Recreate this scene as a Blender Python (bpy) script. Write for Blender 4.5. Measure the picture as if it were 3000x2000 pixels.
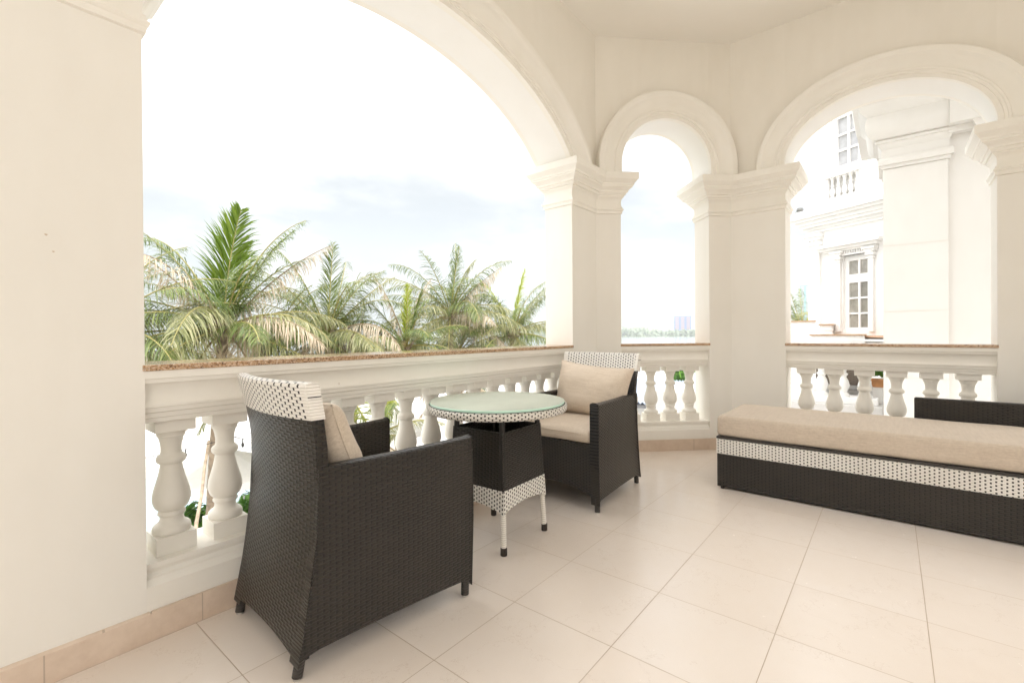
import bpy, math, random
from math import sin, cos, pi, radians, sqrt, atan2
from mathutils import Vector, Matrix, noise
random.seed(7)
for o in list(bpy.data.objects): bpy.data.objects.remove(o)
S = bpy.context.scene
COL = S.collection

# ------------------------------------------------------------------ camera
cam_d = bpy.data.cameras.new("camera"); cam = bpy.data.objects.new("camera", cam_d); COL.objects.link(cam); S.camera = cam
yaw, pitch, roll = radians(39.1876), radians(-0.238), radians(-0.3905)
fw = Vector((cos(yaw)*cos(pitch), sin(yaw)*cos(pitch), sin(pitch)))
r0 = fw.cross(Vector((0, 0, 1))).normalized(); u0 = r0.cross(fw)
rr = r0*cos(roll) + u0*sin(roll); uu = -r0*sin(roll) + u0*cos(roll)
cam.matrix_world = Matrix(((rr.x, uu.x, -fw.x, 0), (rr.y, uu.y, -fw.y, 0), (rr.z, uu.z, -fw.z, 1.0), (0, 0, 0, 1)))
cam_d.sensor_width = 36; cam_d.lens = 1360.485/3000*36
cam_d.shift_y = (981-1000)/3000
cam_d.clip_start = 0.02; cam_d.clip_end = 6000

# ------------------------------------------------------------------ sky, sun, exposure
SUN_EL, SUN_AZ = radians(62), radians(215)      # azimuth measured from +X towards +Y: behind the camera
world = bpy.data.worlds.new("World"); S.world = world; world.use_nodes = True
wn, wl = world.node_tree.nodes, world.node_tree.links
bg = wn["Background"]; bg.inputs[1].default_value = 0.12
sky = wn.new("ShaderNodeTexSky"); sky.sky_type = 'NISHITA'; sky.sun_disc = False
sky.sun_elevation = SUN_EL; sky.sun_rotation = pi/2 - SUN_AZ; sky.air_density = 1.0; sky.dust_density = 2.5; sky.ozone_density = 1.0
tc = wn.new("ShaderNodeTexCoord"); sep = wn.new("ShaderNodeSeparateXYZ"); wl.new(tc.outputs["Generated"], sep.inputs[0])
def wmath(op, a, b=None, clamp=False):
    n = wn.new("ShaderNodeMath"); n.operation = op; n.use_clamp = clamp
    for i, v in enumerate((a, b)):
        if v is None: continue
        if isinstance(v, (int, float)): n.inputs[i].default_value = v
        else: wl.new(v, n.inputs[i])
    return n.outputs[0]
zc = wmath('ADD', wmath('MAXIMUM', sep.outputs[2], 0.0), 0.16)
px = wmath('DIVIDE', sep.outputs[0], zc); py = wmath('DIVIDE', sep.outputs[1], zc)
cmb = wn.new("ShaderNodeCombineXYZ"); wl.new(px, cmb.inputs[0]); wl.new(py, cmb.inputs[1])
nz = wn.new("ShaderNodeTexNoise"); nz.inputs["Scale"].default_value = 0.75; nz.inputs["Detail"].default_value = 7; nz.inputs["Roughness"].default_value = 0.55
wl.new(cmb.outputs[0], nz.inputs["Vector"])
# more cloud high up, thinner towards the horizon
cover = wmath('ADD', nz.outputs[0], wmath('MULTIPLY', sep.outputs[2], 0.42))
cr = wn.new("ShaderNodeValToRGB"); cr.color_ramp.elements[0].position = 0.47; cr.color_ramp.elements[1].position = 0.74; cr.color_ramp.elements[0].color = (.0, .0, .0, 1)
cr.color_ramp.interpolation = 'EASE'
wl.new(cover, cr.inputs[0])
nz2 = wn.new("ShaderNodeTexNoise"); nz2.inputs["Scale"].default_value = 1.4; nz2.inputs["Detail"].default_value = 5
wl.new(cmb.outputs[0], nz2.inputs["Vector"])
cr2 = wn.new("ShaderNodeValToRGB"); cr2.color_ramp.elements[0].position = 0.3; cr2.color_ramp.elements[1].position = 0.62
CLOUD = 13.0
cr2.color_ramp.elements[0].color = (0.58, 0.583, 0.59, 1); cr2.color_ramp.elements[1].color = (1, 0.995, 0.985, 1)
wl.new(nz2.outputs[0], cr2.inputs[0])
vm = wn.new("ShaderNodeVectorMath"); vm.operation = 'SCALE'; vm.inputs[3].default_value = CLOUD; wl.new(cr2.outputs[0], vm.inputs[0])
# the veiled sun brightens its own half of the cloud sheet
sv_ = (cos(SUN_EL)*cos(SUN_AZ), cos(SUN_EL)*sin(SUN_AZ), sin(SUN_EL))
dt = wmath('ADD', wmath('ADD', wmath('MULTIPLY', sep.outputs[0], sv_[0]), wmath('MULTIPLY', sep.outputs[1], sv_[1])), wmath('MULTIPLY', sep.outputs[2], sv_[2]))
mr = wn.new("ShaderNodeMapRange"); mr.interpolation_type = 'SMOOTHSTEP'; wl.new(dt, mr.inputs[0])
for i_, v_ in ((1, -0.45), (2, 0.75), (3, 5.4), (4, 24.0)): mr.inputs[i_].default_value = v_
wl.new(mr.outputs[0], vm.inputs[3])
mx = wn.new("ShaderNodeMix"); mx.data_type = 'RGBA'; wl.new(cr.outputs[0], mx.inputs[0]); hz = wn.new("ShaderNodeMix"); hz.data_type = 'RGBA'; hz.inputs[0].default_value = 0.86; wl.new(sky.outputs[0], hz.inputs[6]); hz.inputs[7].default_value = (3.6, 3.8, 3.92, 1)
wl.new(hz.outputs[2], mx.inputs[6]); wl.new(vm.outputs[0], mx.inputs[7])
wl.new(mx.outputs[2], bg.inputs[0])

sd = bpy.data.lights.new("sun", 'SUN'); sd.energy = 1.0; sd.angle = radians(12); sd.color = (1, 0.95, 0.87)
sun = bpy.data.objects.new("sun", sd); COL.objects.link(sun)
sdir = Vector((cos(SUN_EL)*cos(SUN_AZ), cos(SUN_EL)*sin(SUN_AZ), sin(SUN_EL)))
sun.rotation_euler = sdir.to_track_quat('Z', 'Y').to_euler()
S.view_settings.view_transform = 'Standard'; S.view_settings.look = 'None'; S.view_settings.exposure = 0.66; S.view_settings.gamma = 1
S.render.engine = 'CYCLES'
cy = S.cycles; cy.use_denoising = True; cy.max_bounces = 10; cy.diffuse_bounces = 7; cy.glossy_bounces = 4; cy.transmission_bounces = 6
cy.transparent_max_bounces = 8; cy.sample_clamp_indirect = 8; cy.caustics_reflective = False; cy.caustics_refractive = False
cy.use_adaptive_sampling = True; cy.adaptive_threshold = 0.01

# ------------------------------------------------------------------ materials
MATS = {}
class NT:
    def __init__(s, name):
        s.m = bpy.data.materials.new(name); s.m.use_nodes = True; s.t = s.m.node_tree; s.n = s.t.nodes; s.l = s.t.links
        s.b = s.n["Principled BSDF"]; MATS[name] = s.m
    def new(s, typ, **kw):
        n = s.n.new(typ)
        for k, v in kw.items(): setattr(n, k, v)
        return n
    def put(s, sock, v):
        if v is None: return
        if hasattr(v, "is_linked") or hasattr(v, "links"): s.l.new(v, sock)
        elif isinstance(v, (tuple, list)): sock.default_value = (*v, 1) if len(v) == 3 and len(sock.default_value) == 4 else v
        else: sock.default_value = v
    def math(s, op, a, b=None, c=None, clamp=False):
        n = s.new("ShaderNodeMath", operation=op, use_clamp=clamp)
        for i, v in enumerate((a, b, c)): s.put(n.inputs[i], v)
        return n.outputs[0]
    def mix(s, f, a, b):
        n = s.new("ShaderNodeMix", data_type='RGBA'); s.put(n.inputs[0], f); s.put(n.inputs[6], a); s.put(n.inputs[7], b); return n.outputs[2]
    def noise(s, scale, detail=4, rough=0.5, coord="Object", stretch=None):
        t = s.new("ShaderNodeTexCoord"); v = t.outputs[coord]
        if stretch:
            mp = s.new("ShaderNodeMapping"); mp.inputs["Scale"].default_value = stretch; s.l.new(v, mp.inputs[0]); v = mp.outputs[0]
        n = s.new("ShaderNodeTexNoise"); n.inputs["Scale"].default_value = scale; n.inputs["Detail"].default_value = detail; n.inputs["Roughness"].default_value = rough
        s.l.new(v, n.inputs["Vector"]); return n.outputs[0]
    def ramp(s, f, stops):
        n = s.new("ShaderNodeValToRGB"); e = n.color_ramp.elements
        while len(e) < len(stops): e.new(0.5)
        for i, (p, c) in enumerate(stops): e[i].position = p; e[i].color = (*c, 1) if len(c) == 3 else c
        s.l.new(f, n.inputs[0]); return n.outputs[0]
    def bump(s, h, strength=0.3, dist=0.002):
        n = s.new("ShaderNodeBump"); n.inputs["Strength"].default_value = strength; n.inputs["Distance"].default_value = dist
        s.l.new(h, n.inputs["Height"]); s.l.new(n.outputs[0], s.b.inputs["Normal"])
    def fin(s, color=None, rough=None, metal=None, spec=None):
        s.put(s.b.inputs["Base Color"], color); s.put(s.b.inputs["Roughness"], rough); s.put(s.b.inputs["Metallic"], metal)
        if spec is not None: s.put(s.b.inputs["Specular IOR Level"], spec)
        return s.m

def plaster(name, c1, c2, rough=0.6, bump=0.12):
    t = NT(name); a = t.noise(1.3, 6, 0.6); b = t.noise(9, 5, 0.65, stretch=(1, 1, 0.25))
    f = t.math('ADD', t.math('MULTIPLY', a, 0.6), t.math('MULTIPLY', b, 0.4))
    col = t.mix(t.ramp(f, [(0.36, (0, 0, 0)), (0.64, (1, 1, 1))]), c1, c2)
    # a few tiny chips and dirt specks
    sp = t.new("ShaderNodeTexVoronoi"); sp.inputs["Scale"].default_value = 3.1; tc_ = t.new("ShaderNodeTexCoord"); t.l.new(tc_.outputs["Object"], sp.inputs["Vector"])
    spk = t.math('MULTIPLY', t.math('LESS_THAN', t.math('ADD', sp.outputs[0], t.math('MULTIPLY', t.noise(60, 2), 0.02)), 0.022), 0.45)
    col = t.mix(spk, col, (0.42, 0.33, 0.24))
    t.bump(t.math('ADD', t.math('MULTIPLY', t.noise(22, 6, 0.7), 0.8), t.math('MULTIPLY', t.noise(3, 3), 0.6)), bump, 0.004)
    return t.fin(col, rough, spec=0.35)
WALL = plaster("cream_paint", (0.815, 0.777, 0.700), (0.862, 0.825, 0.755))
SHAFT_M = plaster("shaft_paint", (0.835, 0.805, 0.745), (0.872, 0.845, 0.79))
SOFF = plaster("soffit_paint", (0.865, 0.850, 0.815), (0.89, 0.878, 0.85))
WHITE = plaster("white_paint", (0.855, 0.822, 0.75), (0.89, 0.862, 0.805), 0.5, 0.1)
CEIL = plaster("ceiling_paint", (0.89, 0.862, 0.805), (0.905, 0.88, 0.83), 0.7, 0.06)
EXT = plaster("exterior_paint", (0.84, 0.828, 0.81), (0.87, 0.86, 0.845), 0.6, 0.1)

EXT_SHADE = plaster("exterior_paint_shaded", (0.68, 0.655, 0.615), (0.715, 0.692, 0.655), 0.6, 0.1)  # same exterior paint, darkened to put the portico's shade into the colour
def floor_mat():
    t = NT("floor_tile"); TS = 0.39420
    g = t.new("ShaderNodeNewGeometry"); sp = t.new("ShaderNodeSeparateXYZ"); t.l.new(g.outputs["Position"], sp.inputs[0])
    def cell(sock, off):
        v = t.math('DIVIDE', t.math('SUBTRACT', sock, off - 40*TS), TS); fr = t.math('FRACT', v)
        d = t.math('MULTIPLY', t.math('MINIMUM', fr, t.math('SUBTRACT', 1.0, fr)), TS)
        return t.math('FLOOR', v), d
    cx, dx = cell(sp.outputs[0], 0.94518); cyy, dy = cell(sp.outputs[1], 1.08768)
    # joint running one way is a touch wider and darker than the other, as laid
    jx = t.math('SUBTRACT', 1.0, t.math('MULTIPLY', t.math('SUBTRACT', dx, 0.0010), 1000), clamp=True)
    jy = t.math('SUBTRACT', 1.0, t.math('MULTIPLY', t.math('SUBTRACT', dy, 0.0007), 1000), clamp=True)
    j = t.math('MAXIMUM', t.math('MULTIPLY', jx, 0.9), jy)
    cv = t.new("ShaderNodeCombineXYZ"); t.l.new(cx, cv.inputs[0]); t.l.new(cyy, cv.inputs[1])
    wnn = t.new("ShaderNodeTexWhiteNoise", noise_dimensions='3D'); t.l.new(cv.outputs[0], wnn.inputs[0])
    big = t.noise(2.6, 6, 0.6); fine = t.noise(14, 5, 0.7)
    f = t.math('ADD', t.math('MULTIPLY', big, 0.5), t.math('ADD', t.math('MULTIPLY', fine, 0.3), t.math('MULTIPLY', wnn.outputs[0], 0.22)))
    col = t.ramp(f, [(0.28, (0.795, 0.705, 0.625)), (0.55, (0.815, 0.735, 0.665)), (0.80, (0.83, 0.76, 0.70))])
    # hairline cracks / veins
    vn = t.noise(2.2, 8, 0.62); vein = t.math('LESS_THAN', t.math('ABSOLUTE', t.math('SUBTRACT', vn, 0.47)), 0.0012)
    col = t.mix(t.math('MULTIPLY', vein, 0.22), col, (0.42, 0.28, 0.18))
    stain = t.math('MULTIPLY', t.math('SUBTRACT', t.noise(0.9, 5, 0.7), 0.55), 1.2, clamp=True)
    col = t.mix(t.math('MULTIPLY', stain, .4), col, (0.60, 0.49, 0.38))
    col = t.mix(t.math('MULTIPLY', j, t.math('ADD', t.math('MULTIPLY', t.noise(3.5, 4), .8), .45)), col, (0.42, 0.32, 0.22))
    rg = t.math('ADD', t.math('MULTIPLY', fine, 0.18), 0.15); rg = t.math('ADD', rg, t.math('MULTIPLY', j, 0.5))
    t.bump(t.math('ADD', t.math('MULTIPLY', j, -1.0), t.math('MULTIPLY', big, 0.15)), 0.35, 0.002)
    return t.fin(col, rg, spec=0.55)
FLOOR = floor_mat()
def skirting_mat():
    t = NT("skirting_tile"); f = t.noise(5, 6, 0.65); f2 = t.noise(40, 3)
    g = t.new("ShaderNodeNewGeometry"); sp = t.new("ShaderNodeSeparateXYZ"); t.l.new(g.outputs["Position"], sp.inputs[0]); sn = t.new("ShaderNodeSeparateXYZ"); t.l.new(g.outputs["True Normal"], sn.inputs[0])
    u = t.math('ADD', t.math('MULTIPLY', sp.outputs[0], t.math('POWER', sn.outputs[1], 2.0)), t.math('MULTIPLY', sp.outputs[1], t.math('MULTIPLY', t.math('POWER', sn.outputs[0], 2.0), -1.0)))
    fr = t.math('FRACT', t.math('DIVIDE', t.math('ADD', u, 20*.3942-.571), .3942)); jj = t.math('LESS_THAN', t.math('MINIMUM', fr, t.math('SUBTRACT', 1.0, fr)), .0045)
    return t.fin(t.mix(t.math('MULTIPLY', jj, .6), t.ramp(t.math('ADD', t.math('MULTIPLY', f, .8), t.math('MULTIPLY', f2, .2)), [(0.35, (0.62, 0.49, 0.385)), (0.65, (0.72, 0.59, 0.48))]), (0.36, 0.28, 0.21)), 0.35)
SKIRT = skirting_mat()
def granite(name):
    t = NT(name); a = t.noise(150, 3, 0.6); b = t.noise(260, 2, 0.5); c = t.noise(60, 4, 0.6)
    col = t.ramp(a, [(0.34, (0.06, 0.035, 0.02)), (0.41, (0.34, 0.18, 0.08)), (0.52, (0.50, 0.31, 0.165)), (0.62, (0.64, 0.48, 0.34))])
    col = t.mix(t.math('MULTIPLY', t.math('GREATER_THAN', b, 0.6), 0.7), col, (0.62, 0.50, 0.40))
    col = t.mix(t.math('MULTIPLY', t.math('LESS_THAN', c, 0.38), 0.5), col, (0.12, 0.06, 0.04))
    return t.fin(col, 0.12, spec=0.7)
GRAN = granite("granite")

def weave(name, strip, gap, row=0.0092, per=0.038, g=0.15, rough=0.42, lite=0.0, bumpd=0.0016, edge=0.55):
    t = NT(name); tcn = t.new("ShaderNodeTexCoord"); sp = t.new("ShaderNodeSeparateXYZ"); t.l.new(tcn.outputs["UV"], sp.inputs[0])
    nn = t.noise(26, 2); u = t.math('ADD', sp.outputs[0], t.math('MULTIPLY', nn, 0.004)); v = t.math('ADD', sp.outputs[1], t.math('MULTIPLY', nn, 0.0022))
    vv = t.math('DIVIDE', t.math('ADD', v, 10.0), row); ri = t.math('FLOOR', vv); fv = t.math('FRACT', vv)
    uo = t.math('ADD', t.math('DIVIDE', t.math('ADD', u, 10.0), per), t.math('MULTIPLY', t.math('MODULO', ri, 2.0), 0.5))
    ui = t.math('FLOOR', uo); fu = t.math('FRACT', uo)
    isgap = t.math('LESS_THAN', fu, g)
    cv = t.math('SUBTRACT', 1.0, t.math('POWER', t.math('ABSOLUTE', t.math('SUBTRACT', t.math('MULTIPLY', fv, 2.0), 1.0)), 3.0))
    s01 = t.math('DIVIDE', t.math('SUBTRACT', fu, g), 1.0 - g, clamp=True)
    hu = t.math('POWER', t.math('SINE', t.math('MULTIPLY', s01, pi)), 0.45)
    h = t.math('MULTIPLY', cv, t.math('ADD', t.math('MULTIPLY', hu, 0.75), 0.25))
    notgap = t.math('SUBTRACT', 1.0, isgap)
    h = t.math('MULTIPLY', h, notgap)
    vgap = t.math('MULTIPLY', isgap, t.math('GREATER_THAN', cv, 0.25))
    h = t.math('ADD', h, t.math('MULTIPLY', vgap, 0.12))
    cvec = t.new("ShaderNodeCombineXYZ"); t.l.new(ri, cvec.inputs[0]); t.l.new(ui, cvec.inputs[1])
    wn_ = t.new("ShaderNodeTexWhiteNoise", noise_dimensions='3D'); t.l.new(cvec.outputs[0], wn_.inputs[0])
    sc = t.mix(t.math('MULTIPLY', wn_.outputs[0], 0.5), strip, tuple(min(1, c*(1-lite) + lite*0.5) if lite else c*0.55 for c in strip))
    lin = t.math('MULTIPLY', t.math('LESS_THAN', cv, 0.45), edge)
    m = t.math('MAXIMUM', t.math('MULTIPLY', isgap, t.math('GREATER_THAN', cv, 0.2)), t.math('MULTIPLY', lin, 1.0))
    col = t.mix(m, sc, gap)
    bl = t.noise(3.2, 4); col = t.mix(t.math('MULTIPLY', t.math('SUBTRACT', bl, 0.45), 0.5, clamp=True), col, (0.075, 0.058, 0.042) if strip[0] < .1 else (0.5, 0.42, 0.32))
    t.bump(h, 1.0, bumpd*1.9)
    return t.fin(col, rough, spec=0.5)
DARKW = weave("dark_rattan", (0.0245, 0.0188, 0.0135), (0.002, 0.0016, 0.0012), rough=0.34, edge=0.6)
WHITEW = weave("white_rattan", (0.86, 0.83, 0.775), (0.02, 0.016, 0.013), g=0.2, rough=0.4, lite=0.06, edge=0.22)
WHITEWS = weave("white_rattan_fine", (0.86, 0.83, 0.775), (0.035, 0.028, 0.022), row=0.0095, per=0.031, g=0.22, rough=0.4, lite=0.06, edge=0.22)
BEDW = weave("daybed_white_rattan", (0.86, 0.83, 0.775), (0.035, 0.028, 0.022), row=0.0088, per=0.036, g=0.19, rough=0.4, lite=0.06, edge=0.22)
BEDD = weave("daybed_dark_rattan", (0.0245, 0.0188, 0.0135), (0.002, 0.0016, 0.0012), row=0.0095, per=0.040, g=0.16, rough=0.4, edge=0.6)
RIMW = weave("rim_rattan", (0.85, 0.815, 0.755), (0.035, 0.028, 0.022), row=0.0092, per=0.032, g=0.22, rough=0.4, lite=0.06, edge=0.25)
def wrap(name, col, dark, row):
    t = NT(name); tcn = t.new("ShaderNodeTexCoord"); sp = t.new("ShaderNodeSeparateXYZ"); t.l.new(tcn.outputs["UV"], sp.inputs[0])
    fv = t.math('FRACT', t.math('DIVIDE', t.math('ADD', sp.outputs[1], 10.0), row))
    cv = t.math('SUBTRACT', 1.0, t.math('POWER', t.math('ABSOLUTE', t.math('SUBTRACT', t.math('MULTIPLY', fv, 2.0), 1.0)), 3.0))
    c = t.mix(t.math('MULTIPLY', t.math('LESS_THAN', cv, 0.35), 0.75), col, dark); t.bump(cv, 0.9, 0.0016)
    return t.fin(c, 0.42)
DARKWRAP = wrap("dark_wrap", (0.040, 0.034, 0.029), (0.012, 0.010, 0.009), 0.0095)
WHITEWRAP = wrap("white_wrap", (0.82, 0.78, 0.71), (0.16, 0.13, 0.09), 0.0095)
WHITEEDGE = wrap("white_edge_wrap", (0.86, 0.83, 0.775), (0.46, 0.41, 0.34), 0.0092)
def fabric(name, base, dark, stripe):
    t = NT(name); a = t.noise(260, 2, 0.6, stretch=stripe); b = t.noise(90, 3, 0.6, stretch=(stripe[1], stripe[0], stripe[2])); c = t.noise(4, 3)
    f = t.math('ADD', t.math('MULTIPLY', a, 0.5), t.math('ADD', t.math('MULTIPLY', b, 0.35), t.math('MULTIPLY', c, 0.15)))
    t.bump(f, 0.35, 0.0012)
    t.b.inputs["Sheen Weight"].default_value = 0.15
    return t.fin(t.ramp(f, [(0.38, dark), (0.60, base)]), 0.85, spec=0.2)
FAB = fabric("beige_fabric", (0.68, 0.585, 0.48), (0.56, 0.465, 0.365), (0.10, 1.0, 1.0))
FABD = fabric("mattress_fabric", (0.60, 0.51, 0.415), (0.50, 0.415, 0.33), (1.0, 0.08, 1.0))
def simple(name, col, rough=0.5, metal=0.0, spec=0.5, vary=0.0, scale=8):
    t = NT(name)
    if vary:
        f = t.noise(scale, 5, 0.6); col = t.mix(t.ramp(f, [(0.35, (0, 0, 0)), (0.65, (1, 1, 1))]), tuple(c*(1-vary) for c in col), tuple(min(1, c*(1+vary)) for c in col))
    return t.fin(col, rough, metal, spec)
GLASSTOP = simple("frosted_green_glass", (0.56, 0.64, 0.555), 0.07, spec=0.6, vary=0.04, scale=5)
GLASSEDGE = simple("glass_edge", (0.55, 0.80, 0.68), 0.15)
RUBBER = simple("rubber", (0.035, 0.028, 0.024), 0.6)
METAL = simple("aluminium", (0.6, 0.58, 0.54), 0.35, 0.8)
DARKP = simple("dark_plastic", (0.022, 0.019, 0.017), 0.5)
PANE = simple("window_pane", (0.26, 0.245, 0.215), 0.08, spec=0.8, vary=0.25, scale=3)
PANEB = simple("curtained_pane", (0.36, 0.34, 0.30), 0.12, spec=0.7, vary=0.2, scale=6)
TERRA = simple("terracotta", (0.50, 0.24, 0.10), 0.7, vary=0.15)
TRUNK = simple("palm_bark", (0.30, 0.235, 0.17), 0.9, vary=0.4, scale=6)
STALK = simple("dry_stalk", (0.42, 0.33, 0.24), 0.8, vary=0.25, scale=9)
DECK = simple("pale_deck", (0.62, 0.60, 0.58), 0.8, vary=0.04, scale=0.6)
POOL = simple("pool_water", (0.42, 0.56, 0.60), 0.05, spec=0.8)
CANVAS = simple("white_canvas", (0.80, 0.78, 0.75), 0.8, vary=0.03)
BLACKM = simple("black_metal", (0.03, 0.03, 0.03), 0.4, 0.5)
GREYM = simple("grey_sling", (0.22, 0.22, 0.21), 0.6)
def leafmat(name, cols, rough=0.45, sc=1.4, trans=0.25):
    t = NT(name); g = t.new("ShaderNodeNewGeometry"); f = t.math('ADD', t.math('MULTIPLY', g.outputs["Random Per Island"], 0.6), t.math('MULTIPLY', t.noise(sc, 3), 0.4))
    n = len(cols); c = t.ramp(f, [(0.15 + 0.7*i/(n-1), cc) for i, cc in enumerate(cols)])
    t.fin(c, .32, spec=0.6)
    tr = t.new("ShaderNodeBsdfTranslucent"); t.l.new(c, tr.inputs[0]); ms = t.new("ShaderNodeMixShader"); ms.inputs[0].default_value = trans
    out = t.n["Material Output"]; t.l.new(t.b.outputs[0], ms.inputs[1]); t.l.new(tr.outputs[0], ms.inputs[2]); t.l.new(ms.outputs[0], out.inputs[0])
    return t.m
FR_GREEN = leafmat("frond_green", [(0.065, 0.11, 0.015), (0.14, 0.195, 0.035), (0.29, 0.33, 0.10)], trans=.33)
FR_VIVID = leafmat("frond_vivid", [(0.08, 0.155, 0.006), (0.14, 0.23, 0.012), (0.24, 0.33, 0.03)], trans=.33)
FR_LIME = leafmat("frond_lime", [(0.28, 0.36, 0.03), (0.44, 0.50, 0.05), (0.55, 0.58, 0.15)], trans=.4)
FR_OLIVE = leafmat("frond_olive", [(0.15, 0.18, 0.055), (0.31, 0.32, 0.13), (0.56, 0.52, 0.31)], trans=.33)
FR_DRY = leafmat("frond_dry", [(0.42, 0.32, 0.22), (0.62, 0.51, 0.37), (0.76, 0.67, 0.53)], trans=.35)
BUSHM = leafmat("shrub_leaf", [(0.06, 0.15, 0.02), (0.12, 0.27, 0.035), (0.22, 0.40, 0.07)])
WOODM = leafmat("far_foliage", [(0.16, 0.21, 0.12), (0.22, 0.27, 0.16), (0.30, 0.34, 0.22)], sc=0.05)

# ------------------------------------------------------------------ mesh helpers
def mesh_obj(name, V, F, mats, parent=None, mi=None, uv=None, smooth=None, loc=None, boxuv=True):
    me = bpy.data.meshes.new(name); me.from_pydata([tuple(v) for v in V], [], F)
    if not isinstance(mats, (list, tuple)): mats = [mats]
    for m in mats: me.materials.append(m)
    if mi: me.polygons.foreach_set("material_index", mi)
    me.update()
    if smooth is not None:
        me.polygons.foreach_set("use_smooth", [True]*len(me.polygons)); me.set_sharp_from_angle(angle=radians(smooth))
    ul = me.uv_layers.new(name="UVMap")
    if uv is not None:
        for p in me.polygons:
            for li, vi in zip(p.loop_indices, p.vertices): ul.data[li].uv = uv[vi]
    elif boxuv and len(me.polygons) < 60000:
        for p in me.polygons:
            n = p.normal; a = max(range(3), key=lambda i: abs(n[i]))
            for li, vi in zip(p.loop_indices, p.vertices):
                c = me.vertices[vi].co
                ul.data[li].uv = (c.y, c.z) if a == 0 else ((c.x, c.z) if a == 1 else (c.x, c.y))
    o = bpy.data.objects.new(name, me); COL.objects.link(o)
    if parent: o.parent = parent
    if loc: o.location = loc
    return o
class MB:
    def __init__(s): s.V = []; s.F = []; s.M = []
    def add(s, V, F, m=0):
        b = len(s.V); s.V += [tuple(v) for v in V]; s.F += [tuple(b+i for i in f) for f in F]; s.M += [m]*len(F); return s
    def box(s, x0, x1, y0, y1, z0, z1, m=0, T=None):
        V = [Vector((x, y, z)) for z in (z0, z1) for y in (y0, y1) for x in (x0, x1)]
        if T: V = [T(*v) for v in V]
        return s.add(V, [(0, 2, 3, 1), (4, 5, 7, 6), (0, 1, 5, 4), (2, 6, 7, 3), (0, 4, 6, 2), (1, 3, 7, 5)], m)
    def tube(s, pts, rad, n=10, m=0, cap=True):
        pts = [Vector(p) for p in pts]; rad = rad if isinstance(rad, (list, tuple)) else [rad]*len(pts); V = []
        for i, p in enumerate(pts):
            d = (pts[min(i+1, len(pts)-1)] - pts[max(i-1, 0)]).normalized(); a = d.orthogonal().normalized()
            if abs(d.z) < 0.95: a = d.cross(Vector((0, 0, 1))).normalized()
            else: a = Vector((1, 0, 0)) - d*d.x; a.normalize()
            b = d.cross(a)
            V += [p + a*rad[i]*cos(2*pi*k/n) + b*rad[i]*sin(2*pi*k/n) for k in range(n)]
        F = [(i*n+k, i*n+(k+1) % n, (i+1)*n+(k+1) % n, (i+1)*n+k) for i in range(len(pts)-1) for k in range(n)]
        if cap: F += [tuple(range(n))[::-1], tuple((len(pts)-1)*n+k for k in range(n))]
        return s.add(V, F, m)
    def lathe(s, prof, n=32, m=0, c=(0, 0, 0), cap=True):
        V = [(c[0]+r*cos(2*pi*k/n), c[1]+r*sin(2*pi*k/n), c[2]+z) for r, z in prof for k in range(n)]
        F = [(i*n+k, i*n+(k+1) % n, (i+1)*n+(k+1) % n, (i+1)*n+k) for i in range(len(prof)-1) for k in range(n)]
        if cap: F += [tuple(range(n))[::-1], tuple((len(prof)-1)*n+k for k in range(n))]
        return s.add(V, F, m)
    def build(s, name, mats, parent=None, **kw):
        return mesh_obj(name, s.V, s.F, mats, parent, mi=s.M, **kw)
def tag(o, label=None, cat=None, group=None, kind=None):
    if label: o['label'] = label
    if cat: o['category'] = cat
    if group: o['group'] = group
    if kind: o['kind'] = kind
    return o
def empty(name, loc=(0, 0, 0), rz=0):
    o = bpy.data.objects.new(name, None); COL.objects.link(o); o.location = loc; o.rotation_euler = (0, 0, rz); o.empty_display_size = 0.1; return o
def copy_tree(o, parent=None):
    c = o.copy(); COL.objects.link(c); c.parent = parent
    for ch in [x for x in bpy.data.objects if x.parent == o]: copy_tree(ch, c)
    return c
def bevel(o, w=0.003, seg=2, ang=35):
    b = o.modifiers.new("bevel", 'BEVEL'); b.width = w; b.segments = seg; b.limit_method = 'ANGLE'; b.angle_limit = radians(ang); return o

def offset_poly(P, d):
    n = len(P); out = []
    for i in range(n):
        a = Vector(P[i-1]); b = Vector(P[i]); c = Vector(P[(i+1) % n])
        n1 = Vector(((b-a).y, -(b-a).x)).normalized(); n2 = Vector(((c-b).y, -(c-b).x)).normalized()
        m = n1 + n2; k = d/max(0.2, m.dot(n1)) if m.length > 1e-6 else 0
        out.append(b + m*k)
    return out
def ccw(P):
    A = sum(P[i-1][0]*P[i][1] - P[i][0]*P[i-1][1] for i in range(len(P)))
    return list(P) if A > 0 else list(P)[::-1]
def prism(P, prof):
    """prof: list of (z, offset) from bottom to top; P counter-clockwise outline"""
    P = ccw(P); V = []; n = len(P)
    for z, d in prof: V += [(q.x, q.y, z) for q in offset_poly(P, d)] if d else [(p[0], p[1], z) for p in P]
    F = [(i*n+k, i*n+(k+1) % n, (i+1)*n+(k+1) % n, (i+1)*n+k) for i in range(len(prof)-1) for k in range(n)]
    F += [tuple(range(n))[::-1], tuple((len(prof)-1)*n+k for k in range(n))]
    return V, F

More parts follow.
